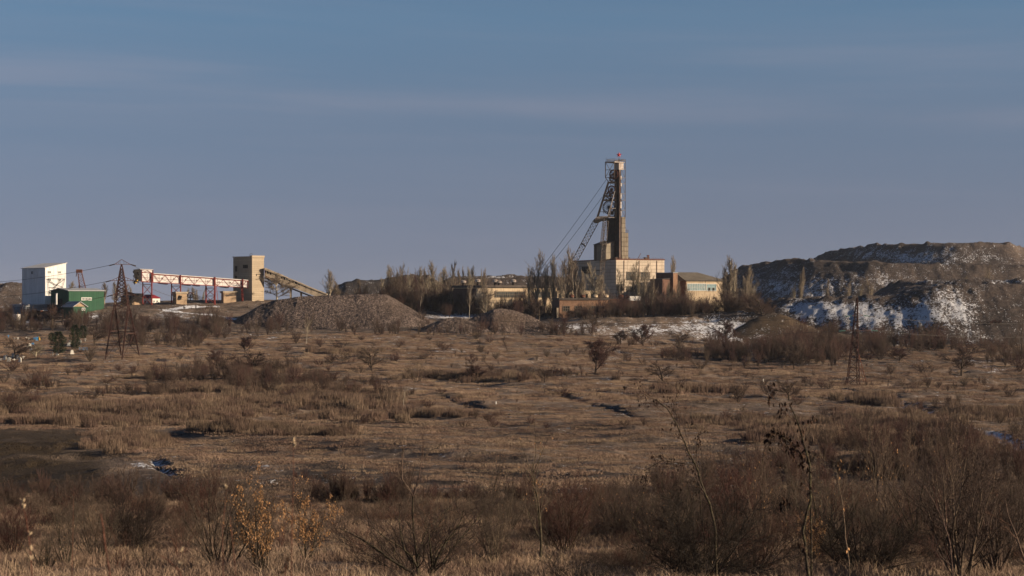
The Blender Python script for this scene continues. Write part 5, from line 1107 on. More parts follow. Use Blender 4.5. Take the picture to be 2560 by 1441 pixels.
# --- distinct trees: u, base row, top row, width, proto list, name, label
TR = [(690, 752, 684, 74, RT[3], 925, 'bare_tree', 'pale bare spreading tree right in front of the concrete tower'), (1814, 780, 722, 66, RT[1], 850, 'bare_tree', 'dark round bare tree in front of the hipped roof hall'), (1908, 792, 736, 84, RT[1], 822, 'bare_tree', 'wide dark bare tree on the top of the brown mound'),
      (1608, 798, 742, 40, TH[1], 836, 'bare_tree', 'thin bare tree standing on the snowy bank edge below the mine building'), (1347, 795, 738, 60, RT[0], 850, 'bare_tree', 'dense dark bare tree at left end of the brick hall'), (1285, 800, 752, 54, RT[2], 840, 'bare_tree', 'dark bare tree between pointed gravel heap and long hall'), (1216, 775, 718, 50, RT[3], 870, 'bare_tree', 'light brown bare tree at the left corner of the long hall'),
      (1173, 770, 698, 30, TH[0], 880, 'birch_tree', 'white trunked birch before the dark end of the long hall'), (1050, 770, 706, 26, TH[0], 900, 'birch_tree', 'white trunked birch among the poplars right of the long heap'), (1557, 785, 738, 44, RT[2], 858, 'bare_tree', 'reddish bare tree at right end of the brick hall'), (1700, 785, 735, 50, RT[0], 862, 'bare_tree', 'bare tree in front of the brick stair block'),
      (1488, 936, 850, 82, RT[2], None, 'bare_tree', 'dense dark red bare tree standing alone in the field below the headframe'), (1268, 881, 838, 36, TH[1], None, 'bare_tree', 'slender bare tree alone in the field below the pointed gravel heap'), (1657, 954, 904, 74, RT[1], None, 'bare_tree', 'low spreading bare tree in the field below the stair block'),
      (1846, 1007, 952, 50, FS[1], None, 'bare_shrub', 'fan shaped bare shrub in the field left of the right pylon'), (1972, 1004, 948, 62, RT[0], None, 'bare_tree', 'dark bushy bare tree in the field just left of the right pylon'), (2404, 944, 862, 92, RT[1], None, 'bare_tree', 'wide dark bare tree in the right field before the snowy hill'), (1040, 957, 898, 62, FS[2], None, 'bare_shrub', 'dark fan shaped bare shrub in the middle field below the lowest heap'),
      (930, 930, 866, 66, RT[1], None, 'bare_tree', 'crooked bare tree in the field below the long gravel heap'), (1008, 1022, 964, 34, TH[0], None, 'birch_tree', 'young white stemmed birch alone in the middle field'), (612, 882, 842, 44, RT[2], None, 'bare_tree', 'round reddish bare tree in the field below the concrete tower'), (766, 862, 796, 36, TH[0], None, 'birch_tree', 'pale thin birch at the far edge of the field below the sloping gallery'),
      (542, 922, 876, 50, RT[2], None, 'bare_tree', 'reddish bare tree in the field below the red gallery'), (630, 932, 880, 82, RT[1], None, 'bare_tree', 'wide low bare tree in the field below the concrete tower'), (225, 905, 858, 40, FS[1], None, 'bare_shrub', 'leaning bare shrub just left of the left pylon'), (237, 866, 812, 62, RT[0], None, 'bare_tree', 'dark round bare tree behind the cemetery left of the left pylon'),
      (1480, 838, 784, 46, RT[0], None, 'bare_tree', 'small dark bare tree at the left end of the snowy bank'), (1456, 838, 786, 46, TH[1], None, 'bare_tree', 'pale twiggy bare tree at the foot of the snowy bank'), (1608, 868, 812, 62, RT[2], None, 'bare_tree', 'dark bare tree before the middle of the snowy bank'), (1818, 868, 806, 60, RT[2], None, 'bare_tree', 'dark reddish bare tree before the right part of the snowy bank'), (1552, 862, 826, 40, RT[2], None, 'bare_tree', 'small reddish bare tree before the left part of the snowy bank'),
      (1700, 866, 826, 56, RT[0], None, 'bare_tree', 'pale bare tree between two dark ones before the snowy bank'), (1545, 945, 905, 34, TH[1], None, 'bare_tree', 'thin bare tree just right of the dense dark red tree'), (2330, 868, 806, 90, RT[0], None, 'bare_tree', 'big brown bare tree at the foot of the snowy hill'), (2250, 905, 870, 60, RT[2], None, 'bare_tree', 'low reddish bare tree right of the right pylon'), (2480, 860, 800, 50, RT[2], None, 'bare_tree', 'dark bare tree on the hill foot near the right edge'),
      (2555, 900, 760, 50, TH[1], None, 'bare_tree', 'tall thin bare tree at the right edge before the hill'), (2070, 880, 820, 60, RT[1], None, 'bare_tree', 'bare tree at the foot of the brown mound left of the right pylon'), (1190, 950, 912, 60, RT[2], None, 'bare_tree', 'reddish low bare tree in the middle field right of the fan shaped shrub'), (1362, 958, 918, 44, RT[0], None, 'bare_tree', 'small dark bare tree in the middle field below the brick hall'),
      (1985, 925, 870, 60, RT[0], None, 'bare_tree', 'bare tree inside the dark scrub left of the right pylon'), (40, 900, 846, 80, RT[0], None, 'bare_tree', 'wide bare tree among the gravestones at the left edge'), (90, 895, 858, 50, RT[3], None, 'bare_tree', 'pale bare tree among the gravestones right of the wide one'), (130, 815, 775, 60, RT[0], None, 'bare_tree', 'bare tree on the bank below the green warehouse'), (440, 850, 808, 50, TH[1], None, 'bare_tree', 'thin bare tree below the snowy track')]
for (u, rb, rt, w_, pr, Y, nm, lb) in TR:
    b_ = on(u, Y) if Y else ground(u, rb); Y = b_.y; h_ = (HZ-rt)*Y/F-b_.z
    if nm == 'bare_shrub' and len(pr) == 3: put_shrub(b_, h_, w_*Y/F, [k for k in range(len(FS)) if FS[k] is pr][0], lb, None)
    else: put_tree(nm, pr, b_, h_, w_*Y/F, lb)
# evergreens of the cemetery
def conifer(seed):
    rg = random.Random(seed); vs = []; fs = []; H = 6.0
    for k in range(5200):
        t = rg.random()**.9; a = rg.uniform(0, 6.28); rad = math.sin(math.pi*(.12+.84*t))**.6*1.75*(.72+.28*math.sin(t*13+seed+a*3))*rg.random()**.4+.05; c = Vector((math.cos(a)*rad, math.sin(a)*rad, .5+t*5.4+rg.gauss(0, .1)))
        d = Vector((math.cos(a), math.sin(a), rg.uniform(.1, .9))).normalized()*rg.uniform(.12, .30); s = d.cross(Vector((rg.gauss(0, 1), rg.gauss(0, 1), rg.gauss(0, 1)))).normalized()*.05
        b = len(vs); vs += [c-s, c+s, c+d]; fs.append((b, b+1, b+2))
    me = bpy.data.meshes.new('crown'); me.from_pydata([tuple(v) for v in vs], [], fs); me.materials.append(M['needle']); me.update()
    tr = tubes('trunk', [(0, 0, -.3, 0, 0, 5.2, .16, .04, 0)], [M['bark']], 6); return (tr, me), (6.0, 1.75)
CF = [conifer(1), conifer(2)]
for k, (u, rb, rt, w_, lb) in enumerate(((146, 889, 830, 44, 'big dark evergreen among the gravestones left of the left pylon'), (188, 880, 812, 32, 'second dark evergreen, right of the big one in the cemetery'), (208, 850, 814, 26, 'small dark evergreen behind the two others near the green warehouse'), (128, 855, 832, 18, 'smallest dark evergreen at the back edge of the cemetery'))):
    b_ = ground(u, rb, 500); put_tree('evergreen_tree', CF[k % 2], b_, (HZ-rt)*b_.y/F-b_.z, w_*b_.y/F, lb)
# --- scattered shrubs of the field
SP = [(75, 975, 46, 52, 3), (108, 965, 50, 44, 4), (30, 1036, 58, 90, 0), (335, 937, 26, 26, 4), (370, 968, 52, 30, 1), (400, 985, 34, 90, 5), (310, 985, 26, 80, 5), (220, 930, 22, 50, 3), (490, 856, 36, 40, 0), (512, 850, 30, 30, 1), (720, 880, 22, 24, 3), (740, 862, 36, 30, 1), (800, 870, 28, 24, 3), (860, 905, 30, 70, 0), (900, 935, 24, 50, 2),
      (700, 935, 26, 60, 0), (780, 960, 36, 60, 0), (830, 955, 30, 50, 4), (1090, 950, 30, 60, 0), (1140, 955, 26, 60, 2), (1305, 957, 34, 36, 3), (1330, 945, 26, 50, 0), (1380, 945, 30, 40, 3), (1420, 940, 22, 40, 0), (1180, 912, 22, 26, 3), (1240, 900, 22, 24, 1), (1368, 895, 24, 22, 1), (1110, 880, 24, 30, 3), (1060, 900, 20, 40, 0), (990, 905, 24, 26, 4),
      (1750, 925, 30, 60, 0), (1915, 986, 34, 40, 0), (1930, 1000, 26, 30, 4), (1990, 990, 26, 36, 0), (2060, 1045, 30, 40, 0), (2410, 967, 28, 26, 1), (2320, 972, 30, 20, 1), (2345, 975, 20, 24, 0), (2370, 978, 18, 12, 4), (2310, 935, 34, 80, 2), (2480, 885, 34, 60, 0), (2550, 930, 44, 50, 3), (2530, 870, 40, 50, 0), (2300, 880, 40, 70, 2), (2200, 900, 40, 60, 0),
      (2540, 1090, 60, 60, 0), (2500, 1060, 40, 40, 0), (2330, 1040, 36, 50, 0), (2400, 1040, 30, 60, 5), (2090, 1000, 22, 40, 0), (1640, 1020, 20, 26, 3), (1760, 1010, 16, 20, 0), (1700, 965, 16, 30, 5), (570, 965, 26, 60, 2), (640, 960, 34, 70, 0), (690, 985, 34, 80, 0), (740, 995, 30, 60, 3), (800, 1005, 26, 70, 5), (480, 985, 24, 60, 0), (560, 1005, 22, 60, 5),
      (150, 1010, 24, 70, 5), (230, 1000, 20, 60, 5), (60, 990, 30, 50, 0), (10, 960, 34, 40, 0), (840, 1035, 22, 60, 5), (950, 1000, 20, 40, 2), (2180, 1060, 40, 50, 0), (2130, 1090, 40, 60, 0), (2250, 1080, 40, 60, 3), (1150, 1000, 14, 30, 0), (30, 930, 30, 50, 3), (170, 940, 18, 30, 0), (270, 960, 18, 34, 3), (450, 905, 20, 30, 0), (580, 905, 20, 30, 3), (850, 875, 22, 50, 0), (1000, 870, 22, 30, 3), (1200, 880, 18, 30, 0), (1440, 880, 18, 20, 1), (1560, 905, 20, 30, 0), (1610, 915, 26, 40, 2), (1700, 905, 30, 60, 0)]
rgs = random.Random(5)
for k in range(110):
    r = 848+rgs.random()**1.4*230; u = rgs.uniform(-20, 2580)
    if u < 420 and r > 1020: continue
    h = rgs.uniform(9, 22)*(1+(r-850)/500); SP.append((u, r, h, h*rgs.uniform(.8, 2.0), rgs.choice([0, 0, 1, 2, 3, 3, 4, 5, 5])))
def bandf(r): return 'on the field edge' if r < 880 else 'in the far field' if r < 925 else 'in the middle field' if r < 985 else 'in the near field'
adj = lambda p: ('tall' if p[2] > 38 else 'low wide' if p[3] > p[2]*1.4 else 'small')+(' reddish' if p[4] in (3, 4) else ' brown')
lab = label_rows([(p[0], p[1], adj(p)) for p in SP], 'shrub', bandf)
for (u, r, h, w_, k), lb in zip(SP, lab):
    b_ = ground(u, r); put_shrub(b_, h*b_.y/F, w_*b_.y/F, k, lb)

# --- masses (ground cover and far scrub): instances on points
def stuff(name, label, cat, protos, pts, rots, scl, idx):
    me = bpy.data.meshes.new(name); n = len(pts); me.vertices.add(n); me.vertices.foreach_set('co', np.asarray(pts, np.float32).ravel())
    a = me.attributes.new('rz', 'FLOAT', 'POINT'); a.data.foreach_set('value', np.asarray(rots, np.float32))
    a = me.attributes.new('sc', 'FLOAT_VECTOR', 'POINT'); a.data.foreach_set('vector', np.asarray(scl, np.float32).ravel())
    a = me.attributes.new('ix', 'INT', 'POINT'); a.data.foreach_set('value', np.asarray(idx, np.int32))
    o = bpy.data.objects.new(name, me); col.objects.link(o); tag(o, label, cat, None, 'stuff')
    c = bpy.data.collections.new(name+'_pieces')
    for k, p in enumerate(protos):
        q = bpy.data.objects.new('%s_piece_%02d' % (name, k), p); c.objects.link(q)
    g = bpy.data.node_groups.new(name, 'GeometryNodeTree')
    g.interface.new_socket('Geometry', in_out='INPUT', socket_type='NodeSocketGeometry'); g.interface.new_socket('Geometry', in_out='OUTPUT', socket_type='NodeSocketGeometry')
    N = g.nodes; L = g.links; gi = N.new('NodeGroupInput'); gout = N.new('NodeGroupOutput'); mp_ = N.new('GeometryNodeMeshToPoints'); ip = N.new('GeometryNodeInstanceOnPoints'); ci = N.new('GeometryNodeCollectionInfo')
    ci.inputs['Collection'].default_value = c; ci.inputs['Separate Children'].default_value = True; ci.inputs['Reset Children'].default_value = True
    def na(nm, ty): x = N.new('GeometryNodeInputNamedAttribute'); x.data_type = ty; x.inputs[0].default_value = nm; return x.outputs[0]
    cx = N.new('ShaderNodeCombineXYZ'); L.new(na('rz', 'FLOAT'), cx.inputs[2])
    L.new(gi.outputs[0], mp_.inputs['Mesh']); L.new(mp_.outputs[0], ip.inputs['Points']); L.new(ci.outputs[0], ip.inputs['Instance']); ip.inputs['Pick Instance'].default_value = True
    L.new(na('ix', 'INT'), ip.inputs['Instance Index']); L.new(cx.outputs[0], ip.inputs['Rotation']); L.new(na('sc', 'FLOAT_VECTOR'), ip.inputs['Scale'])
    L.new(ip.outputs[0], gout.inputs[0]); md = o.modifiers.new('scatter', 'NODES'); md.node_group = g; return o
NR = np.random.default_rng(3)
def uv_points(u, r, y0=60):
    """ground points that show at picture positions (u, r): nearest hit of each sight line with the terrain"""
    Y = np.exp(np.linspace(math.log(y0), math.log(1150), 500)); out = []
    for a in range(0, len(u), 4000):
        uu = u[a:a+4000, None]; rr = r[a:a+4000, None]; X = (uu-CX)*Y[None]/F; R_ = row_of(X, np.broadcast_to(Y, X.shape)); k = np.argmax(R_ <= rr, axis=1); ok = np.take_along_axis(R_, k[:, None], 1)[:, 0] <= rr[:, 0]
        k1 = np.maximum(k-1, 0); ra = np.take_along_axis(R_, k1[:, None], 1)[:, 0]; rb_ = np.take_along_axis(R_, k[:, None], 1)[:, 0]; f = np.clip((ra-rr[:, 0])/np.maximum(ra-rb_, 1e-6), 0, 1); yy_ = Y[k1]+(Y[k]-Y[k1])*f
        out.append(np.stack([(uu[:, 0]-CX)*yy_/F, yy_], 1)[ok])
    p = np.concatenate(out); return np.column_stack([p, terr(p[:, 0], p[:, 1])])
# grass and reed pieces
def blades(name, n, rad, h, wd, m, lean=.35, seed=0, seg=2):
    rg = np.random.default_rng(seed); a = rg.uniform(0, 6.283, n); q = np.sqrt(rg.uniform(0, 1, n))*rad; x = np.cos(a)*q; y = np.sin(a)*q; hh = h*rg.uniform(.45, 1.15, n); ta = rg.uniform(0, 6.283, n); le = lean*rg.uniform(.2, 1.4, n)*hh
    dx, dy = np.cos(ta)*le, np.sin(ta)*le; fa = rg.uniform(0, 6.283, n); sx, sy = np.cos(fa)*wd*.5, np.sin(fa)*wd*.5
    V = np.zeros((n, 6, 3)); z0 = -.05
    V[:, 0] = np.stack([x-sx, y-sy, np.full(n, z0)], 1); V[:, 1] = np.stack([x+sx, y+sy, np.full(n, z0)], 1)
    V[:, 2] = np.stack([x-sx*.8+dx*.35, y-sy*.8+dy*.35, hh*.6], 1); V[:, 3] = np.stack([x+sx*.8+dx*.35, y+sy*.8+dy*.35, hh*.6], 1); V[:, 4] = np.stack([x+dx, y+dy, hh*(1-.15*le/hh)], 1); V[:, 5] = V[:, 4]
    b = np.arange(n)[:, None]*6; q4 = (b+np.array([[0, 1, 3, 2]])).reshape(-1); q3 = (b+np.array([[2, 3, 4]])).reshape(-1)
    me = bpy.data.meshes.new(name); me.vertices.add(n*6); me.vertices.foreach_set('co', V.astype(np.float32).ravel())
    lp = np.concatenate([q4, q3]).astype(np.int32); me.loops.add(len(lp)); me.loops.foreach_set('vertex_index', lp)
    st = np.concatenate([np.arange(0, n*4, 4), n*4+np.arange(0, n*3, 3)]).astype(np.int32); me.polygons.add(2*n); me.polygons.foreach_set('loop_start', st)
    me.materials.append(m); me.update(calc_edges=True); return me
GR = [blades('grass', 150, .60, .24, .012, M['grass'], 1.3, 1), blades('grass', 200, .8, .17, .012, M['grass'], 1.8, 2), blades('grass', 110, .45, .36, .010, M['grass'], .7, 3)]
GF = [blades('far_grass', 380, 1.8, .30, .030, M['grass'], 1.1, 4), blades('far_grass', 440, 2.2, .22, .034, M['grass'], 1.5, 5), blades('far_grass', 240, 1.3, .46, .030, M['grass'], .7, 6)]
RD = [blades('reeds', 420, 2.2, 1.7, .045, M['reed'], .22, 7), blades('reeds', 360, 2.6, 1.3, .045, M['reed'], .3, 8), blades('reeds', 420, 1.8, 2.1, .045, M['reed'], .18, 9)]
def scatter_grass(name, label, n, y0, y1, dens, protos, s0, s1, seed):
    rg = np.random.default_rng(seed); Y = np.sqrt(rg.uniform(y0**2, y1**2, n)); u = rg.uniform(-140, 2700, n); x = (u-CX)*Y/F
    keep = dens(x, Y, u) > rg.uniform(0, 1, n); x, Y = x[keep], Y[keep]; z = terr(x, Y); s = rg.uniform(s0, s1, len(x))*(.75+.5*vn(x/7, Y/7, 5)); hs = np.where((Y > 130) & (Y < 380), .45, 1.0)
    return stuff(name, label, 'grass', protos, np.column_stack([x, Y, z]), rg.uniform(0, 6.283, len(x)), np.column_stack([s, s, s*hs*rg.uniform(.7, 1.2, len(x))]), rg.integers(0, len(protos), len(x)))
def rowv(x, Y): return HZ-terr0(x, Y)*F/Y
def offditch(x, Y):
    k = np.ones(np.shape(x), bool)
    for pl, w_, d_, s_ in DW: k &= seg_dist(x, Y, pl) > w_*1.25
    return k
def nogreen(x, Y, u): V = rowv(x, Y); g = (u < 240+(V-1085)*1.75) & (V > 1075) & (V < 1245) & (Y < 420) & (Y > 125); return ~g & offditch(x, Y)
scatter_grass('near_grass', 'tufts of dry tan grass covering the near slope', 26000, 26, 135, lambda x, Y, u: np.clip(.34+1.6*(vn(x/3.1, Y/3.1, 61)-.45)+.9*(vn(x/.9, Y/.9, 66)-.5), 0.04, 1)*nogreen(x, Y, u), GR, .7, 1.25, 1)
def fdens(x, Y, u):
    t = blob(u, rowv(x, Y), DARK); return np.clip(.42+.42*sstep(380, 280, Y)+(1.3-1.1*sstep(380, 280, Y))*(vn(x/14, Y/11, 62)-.5)+1.1*(vn(x/4, Y/4, 63)-.5)*(1-.6*sstep(380, 280, Y))+np.maximum(t, -.2)*.9, .10, 1)*nogreen(x, Y, u)
scatter_grass('field_grass', 'dry tan grass covering the wide field', 66000, 130, 800, fdens, GF, .6, 1.35, 2)
# reeds: soft brown stands, bands given as (u, row, half width, half height, share)
RB = [(200, 1030, 200, 12, 10), (450, 1035, 200, 16, 10), (650, 1075, 110, 9, 9), (800, 1085, 90, 6, 5), (560, 1012, 140, 10, 6), (900, 1045, 110, 8, 6), (880, 1010, 90, 12, 7), (700, 1010, 120, 10, 6), (320, 1105, 75, 18, 8), (120, 1015, 110, 12, 5), (540, 975, 120, 9, 5), (780, 985, 130, 10, 6), (1120, 1040, 100, 4, 2), (300, 1060, 160, 8, 4), (100, 1055, 120, 8, 4),
      (1290, 950, 140, 6, 3), (1130, 945, 120, 6, 3), (850, 880, 120, 5, 2), (1740, 980, 120, 5, 2), (2200, 1005, 80, 8, 3), (2200, 1060, 200, 20, 8), (2050, 1090, 180, 20, 6), (2380, 1110, 160, 26, 8), (2450, 1040, 120, 12, 4), (640, 930, 120, 8, 3), (1900, 1060, 200, 14, 3)]
tot = sum(b_[4] for b_ in RB); U_ = []; V_ = []
for u, r, du, dr, k in RB:
    n = int(3400*k/tot); U_.append(u+NR.normal(0, .5, n)*du); V_.append(r+NR.normal(0, .5, n)*dr)
P_ = uv_points(np.concatenate(U_), np.concatenate(V_)); P_ = P_[offditch(P_[:, 0], P_[:, 1])]; n = len(P_); s = NR.uniform(.55, 1.1, n)*(.6+.7*vn(P_[:, 0]/9, P_[:, 1]/9, 8))*np.clip(P_[:, 1]/380, .5, 1)
stuff('reeds', 'soft brown stands of dry reeds and tall weeds in the field', 'reeds', RD, P_, NR.uniform(0, 6.283, n), np.column_stack([s, s, s*NR.uniform(.75, 1.1, n)]), NR.integers(0, 3, n))
# scrub belts: (u, row, half width, half height, number, height px, size)
def scrub(name, label, bands, seed, H):
    rg = np.random.default_rng(seed); U = []; V = []; S = []
    for u, r, du, dr, k, hp in bands: U.append(rg.uniform(u-du, u+du, k)); V.append(r+rg.normal(0, .5, k)*dr); S.append(np.minimum(np.exp(rg.normal(-.25, .36, k)), 1.5)*hp)
    U = np.concatenate(U); V = np.concatenate(V); S = np.concatenate(S); pts = []; sc = []
    for a, b_, hp in zip(U, V, S):
        if vn(a/26, b_/9, seed) < .36 and rg.random() < .7: continue
        p = ground_uv(a, b_, 60); h = hp*p[1]/F; pts.append((p[0], p[1], gz(*p)-.1)); w_ = h*rg.uniform(.75, 1.5); sc.append((w_/5, w_/5, h/3.0))
    n = len(pts); return stuff(name, label, 'scrub', [f[0] for f in FS], pts, rg.uniform(0, 6.283, n), sc, rg.integers(0, len(FS), n))
scrub('far_scrub', 'brown belt of bare scrub between the field and the heaps', [(700, 828, 740, 7, 170, 28), (300, 815, 280, 9, 90, 30), (150, 800, 170, 8, 60, 26), (1250, 828, 160, 6, 40, 24), (1080, 838, 200, 5, 30, 22), (450, 838, 230, 9, 80, 34), (400, 862, 110, 10, 40, 36), (850, 815, 230, 4, 60, 24), (30, 805, 60, 8, 30, 24), (500, 775, 120, 3, 20, 10)], 11, 3)
scrub('plateau_scrub', 'dense dark bare thicket on the mine plateau in front of the halls', [(1110, 775, 110, 10, 150, 44), (1010, 768, 60, 8, 60, 40), (1280, 786, 110, 8, 90, 36), (1400, 796, 80, 5, 50, 26), (1480, 794, 90, 4, 45, 24), (1620, 790, 110, 6, 100, 34), (1760, 785, 110, 5, 110, 36), (1870, 786, 60, 4, 50, 34), (930, 762, 100, 6, 60, 30), (1650, 780, 60, 3, 30, 40), (1160, 790, 60, 4, 40, 26), (1095, 766, 110, 3, 130, 56), (1000, 760, 50, 3, 40, 46), (1400, 772, 70, 3, 40, 40), (1500, 785, 60, 4, 40, 34), (1590, 792, 60, 4, 40, 30)], 12, 3)
scrub('dark_scrub', 'dark brown thicket across the field below the snowy hill and mound', [(1960, 900, 130, 14, 150, 46), (1760, 894, 110, 8, 80, 32), (2100, 885, 120, 14, 120, 44), (2260, 872, 100, 8, 70, 38), (1650, 866, 150, 3, 30, 16), (1900, 880, 120, 6, 70, 34), (2420, 872, 130, 10, 60, 30), (2340, 855, 60, 8, 40, 40), (2520, 900, 60, 14, 30, 34), (2010, 840, 80, 8, 30, 28), (1430, 838, 60, 4, 24, 24)], 13, 3)
scrub('field_scrub', 'patches of low dark scrub and weeds scattered over the field', [(520, 952, 160, 10, 120, 28), (700, 972, 130, 12, 150, 38), (610, 930, 120, 8, 50, 30), (900, 990, 140, 8, 60, 26), (860, 962, 120, 9, 50, 22), (1130, 946, 120, 5, 40, 20), (1330, 942, 140, 5, 40, 20), (1000, 895, 400, 20, 80, 12), (500, 910, 400, 24, 70, 12), (1700, 930, 500, 30, 70, 12), (2200, 960, 350, 30, 80, 14), (1300, 1000, 900, 40, 90, 10), (40, 1025, 70, 8, 30, 34), (90, 970, 60, 6, 20, 26), (2330, 1020, 70, 10, 30, 26), (350, 985, 120, 6, 40, 22)], 14, 3)
scrub('slope_scrub', 'grey brown scrub and undergrowth filling the dip behind the near slope', [(900, 1255, 120, 8, 60, 60), (1180, 1252, 160, 6, 60, 46), (480, 1245, 120, 10, 40, 50), (150, 1268, 200, 12, 80, 70), (1500, 1262, 200, 10, 70, 50), (2100, 1180, 300, 30, 90, 60), (2350, 1190, 220, 40, 90, 70), (1850, 1230, 220, 20, 80, 60), (2250, 1120, 200, 20, 70, 50), (760, 1200, 60, 10, 14, 24)], 15, 3)

# ================================================================== FOREGROUND SHRUBS
M['ntwig'] = plain('near_dark_twigs', (.092, .068, .054), .9, .4, 8, rnd=.3)
M['nbark'] = plain('near_bark', (.050, .038, .028), .9, .5, 9, (.11, .095, .05), rnd=.3)
M['dtwig'] = plain('near_blackish_twigs', (.034, .026, .022), .9, .4, 8, rnd=.2)
M['rtwig'] = plain('near_red_twigs', (.100, .052, .040), .9, .35, 8, rnd=.2)
M['ptwig'] = plain('near_pale_twigs', (.150, .105, .078), .9, .35, 8, rnd=.25)
def near_shrub(seed, H=3.0, stems=11, spread=.6, mats=('nbark', 'ntwig'), up=.05, leafn=0, dens=1.0, r0=.024, leafm='leaf', wob=.11, lean=(0, 0), leafsize=.07, ang=.5):
    P = [lvl(7, wob, up, .12, 0, m=0, taper=.22), lvl(5, .15, up*1.3, .12, 9*dens, ang, .50, .55, m=1, rmin=.007), lvl(4, .14, up, .12, 6*dens, .55, .48, .5, m=1, rmin=.0045), lvl(3, .18, .04, .1, 4*dens, .6, .5, .6, m=1, rmin=.0035)]
    tips = []; s = shrub_segs(seed, H, stems, spread, P, r0, tips, lean); a = [q for q in s if q[8] == 0]; c = [q[:8]+(0,) for q in s if q[8] != 0]
    out = [('stems', tubes('stems', a, [M[mats[0]]], 5)), ('twigs', tubes('twigs', c, [M[mats[1]]]))]
    if leafn:
        rg = random.Random(seed); hi = [t for t in tips if t.z > H*.25]; rg.shuffle(hi); out.append(('dry_leaves', leaves('dry_leaves', hi[:leafn], leafsize, M[leafm], seed, 9 if leafn > 80 else 1)))
    return out, proto_size(s)
NS = dict(fan=near_shrub(201, 3.0, 12, .60), fan2=near_shrub(202, 3.0, 9, .50, dens=.9), upright=near_shrub(203, 3.0, 13, .28, up=.09, mats=('ptwig', 'ntwig')), red=near_shrub(204, 2.6, 14, .45, ('nbark', 'rtwig'), .09, r0=.016), dense=near_shrub(205, 2.4, 20, 1.1, ('dtwig', 'dtwig'), .02, dens=1.3, wob=.13, ang=.8),
          dense2=near_shrub(206, 2.2, 15, .9, ('nbark', 'rtwig'), .02, dens=1.1, wob=.12, ang=.75), pale=near_shrub(207, 3.2, 10, .40, ('ptwig', 'ptwig'), .08, leafn=60, dens=.8), golden=near_shrub(208, 2.9, 8, .34, up=.09, leafn=260, dens=.75, leafsize=.066), golden2=near_shrub(209, 2.9, 7, .40, up=.10, leafn=230, dens=.75, leafsize=.066),
          weedy=near_shrub(210, 1.6, 9, .35, ('stem', 'rtwig'), .06, r0=.010, dens=.6), leafdots=near_shrub(211, 2.8, 11, .5, leafn=70, leafsize=.06))
def near_tree(seed, H, lean=(0, 0), mats=('nbark', 'ntwig'), dens=1.0, spread=.55, leafn=0, leafm='dleaf', trunk=.2, forks=0.55, thick=.013):
    P = [lvl(9, .05, .05, trunk, 0, m=0, taper=.25), lvl(6, .09, .10, .15, 9*dens, spread, forks, .5, m=0, sh=.3, rmin=.012), lvl(4, .12, .06, .12, 7*dens, .55, .42, .5, m=1, rmin=.006), lvl(3, .16, .04, .1, 5*dens, .6, .5, .6, m=1, rmin=.004)]
    tips = []; s = tree_segs(seed, H, H*thick, P, tips, lean); a = [q for q in s if q[8] == 0]; c = [q[:8]+(0,) for q in s if q[8] != 0]
    out = [('trunk', tubes('trunk', a, [M[mats[0]]], 5)), ('twigs', tubes('twigs', c, [M[mats[1]]]))]
    if leafn: rg = random.Random(seed); rg.shuffle(tips); out.append(('dry_leaves', leaves('dry_leaves', tips[:leafn], .07, M[leafm], seed, 2)))
    return out, proto_size(s)
NT_ = dict(young=near_tree(221, 4.0, spread=.42, dens=.9, leafn=30, leafm='leaf', mats=('nbark', 'ptwig')), fork=near_tree(222, 4.0, (-.05, 0), trunk=.45, spread=.6, dens=.9, forks=.55, thick=.020, mats=('ptwig', 'ptwig')), lean=near_tree(223, 4.0, (-.75, .1), trunk=.25, spread=.8, leafn=90, forks=.4), thin=near_tree(224, 3.6, spread=.5, dens=.8, mats=('nbark', 'ntwig')))
def put_near(proto, u, rb, rt, w, label, name='bare_shrub', cat='shrub', group=None, Y=None, rz=None):
    parts, (ph, pw) = proto; b_ = on(u, Y) if Y else ground(u, rb, 30); b_.z -= .05
    h = (HZ-rt)*b_.y/F-b_.z; t = empty(name, b_, label, cat, rg0.uniform(0, 6.28) if rz is None else rz, group); sx = w*b_.y/F/(2*pw); t.scale = (sx, sx, h/ph)
    for nm, me in parts: o = bpy.data.objects.new(nm, me); col.objects.link(o); o.parent = t
    return t
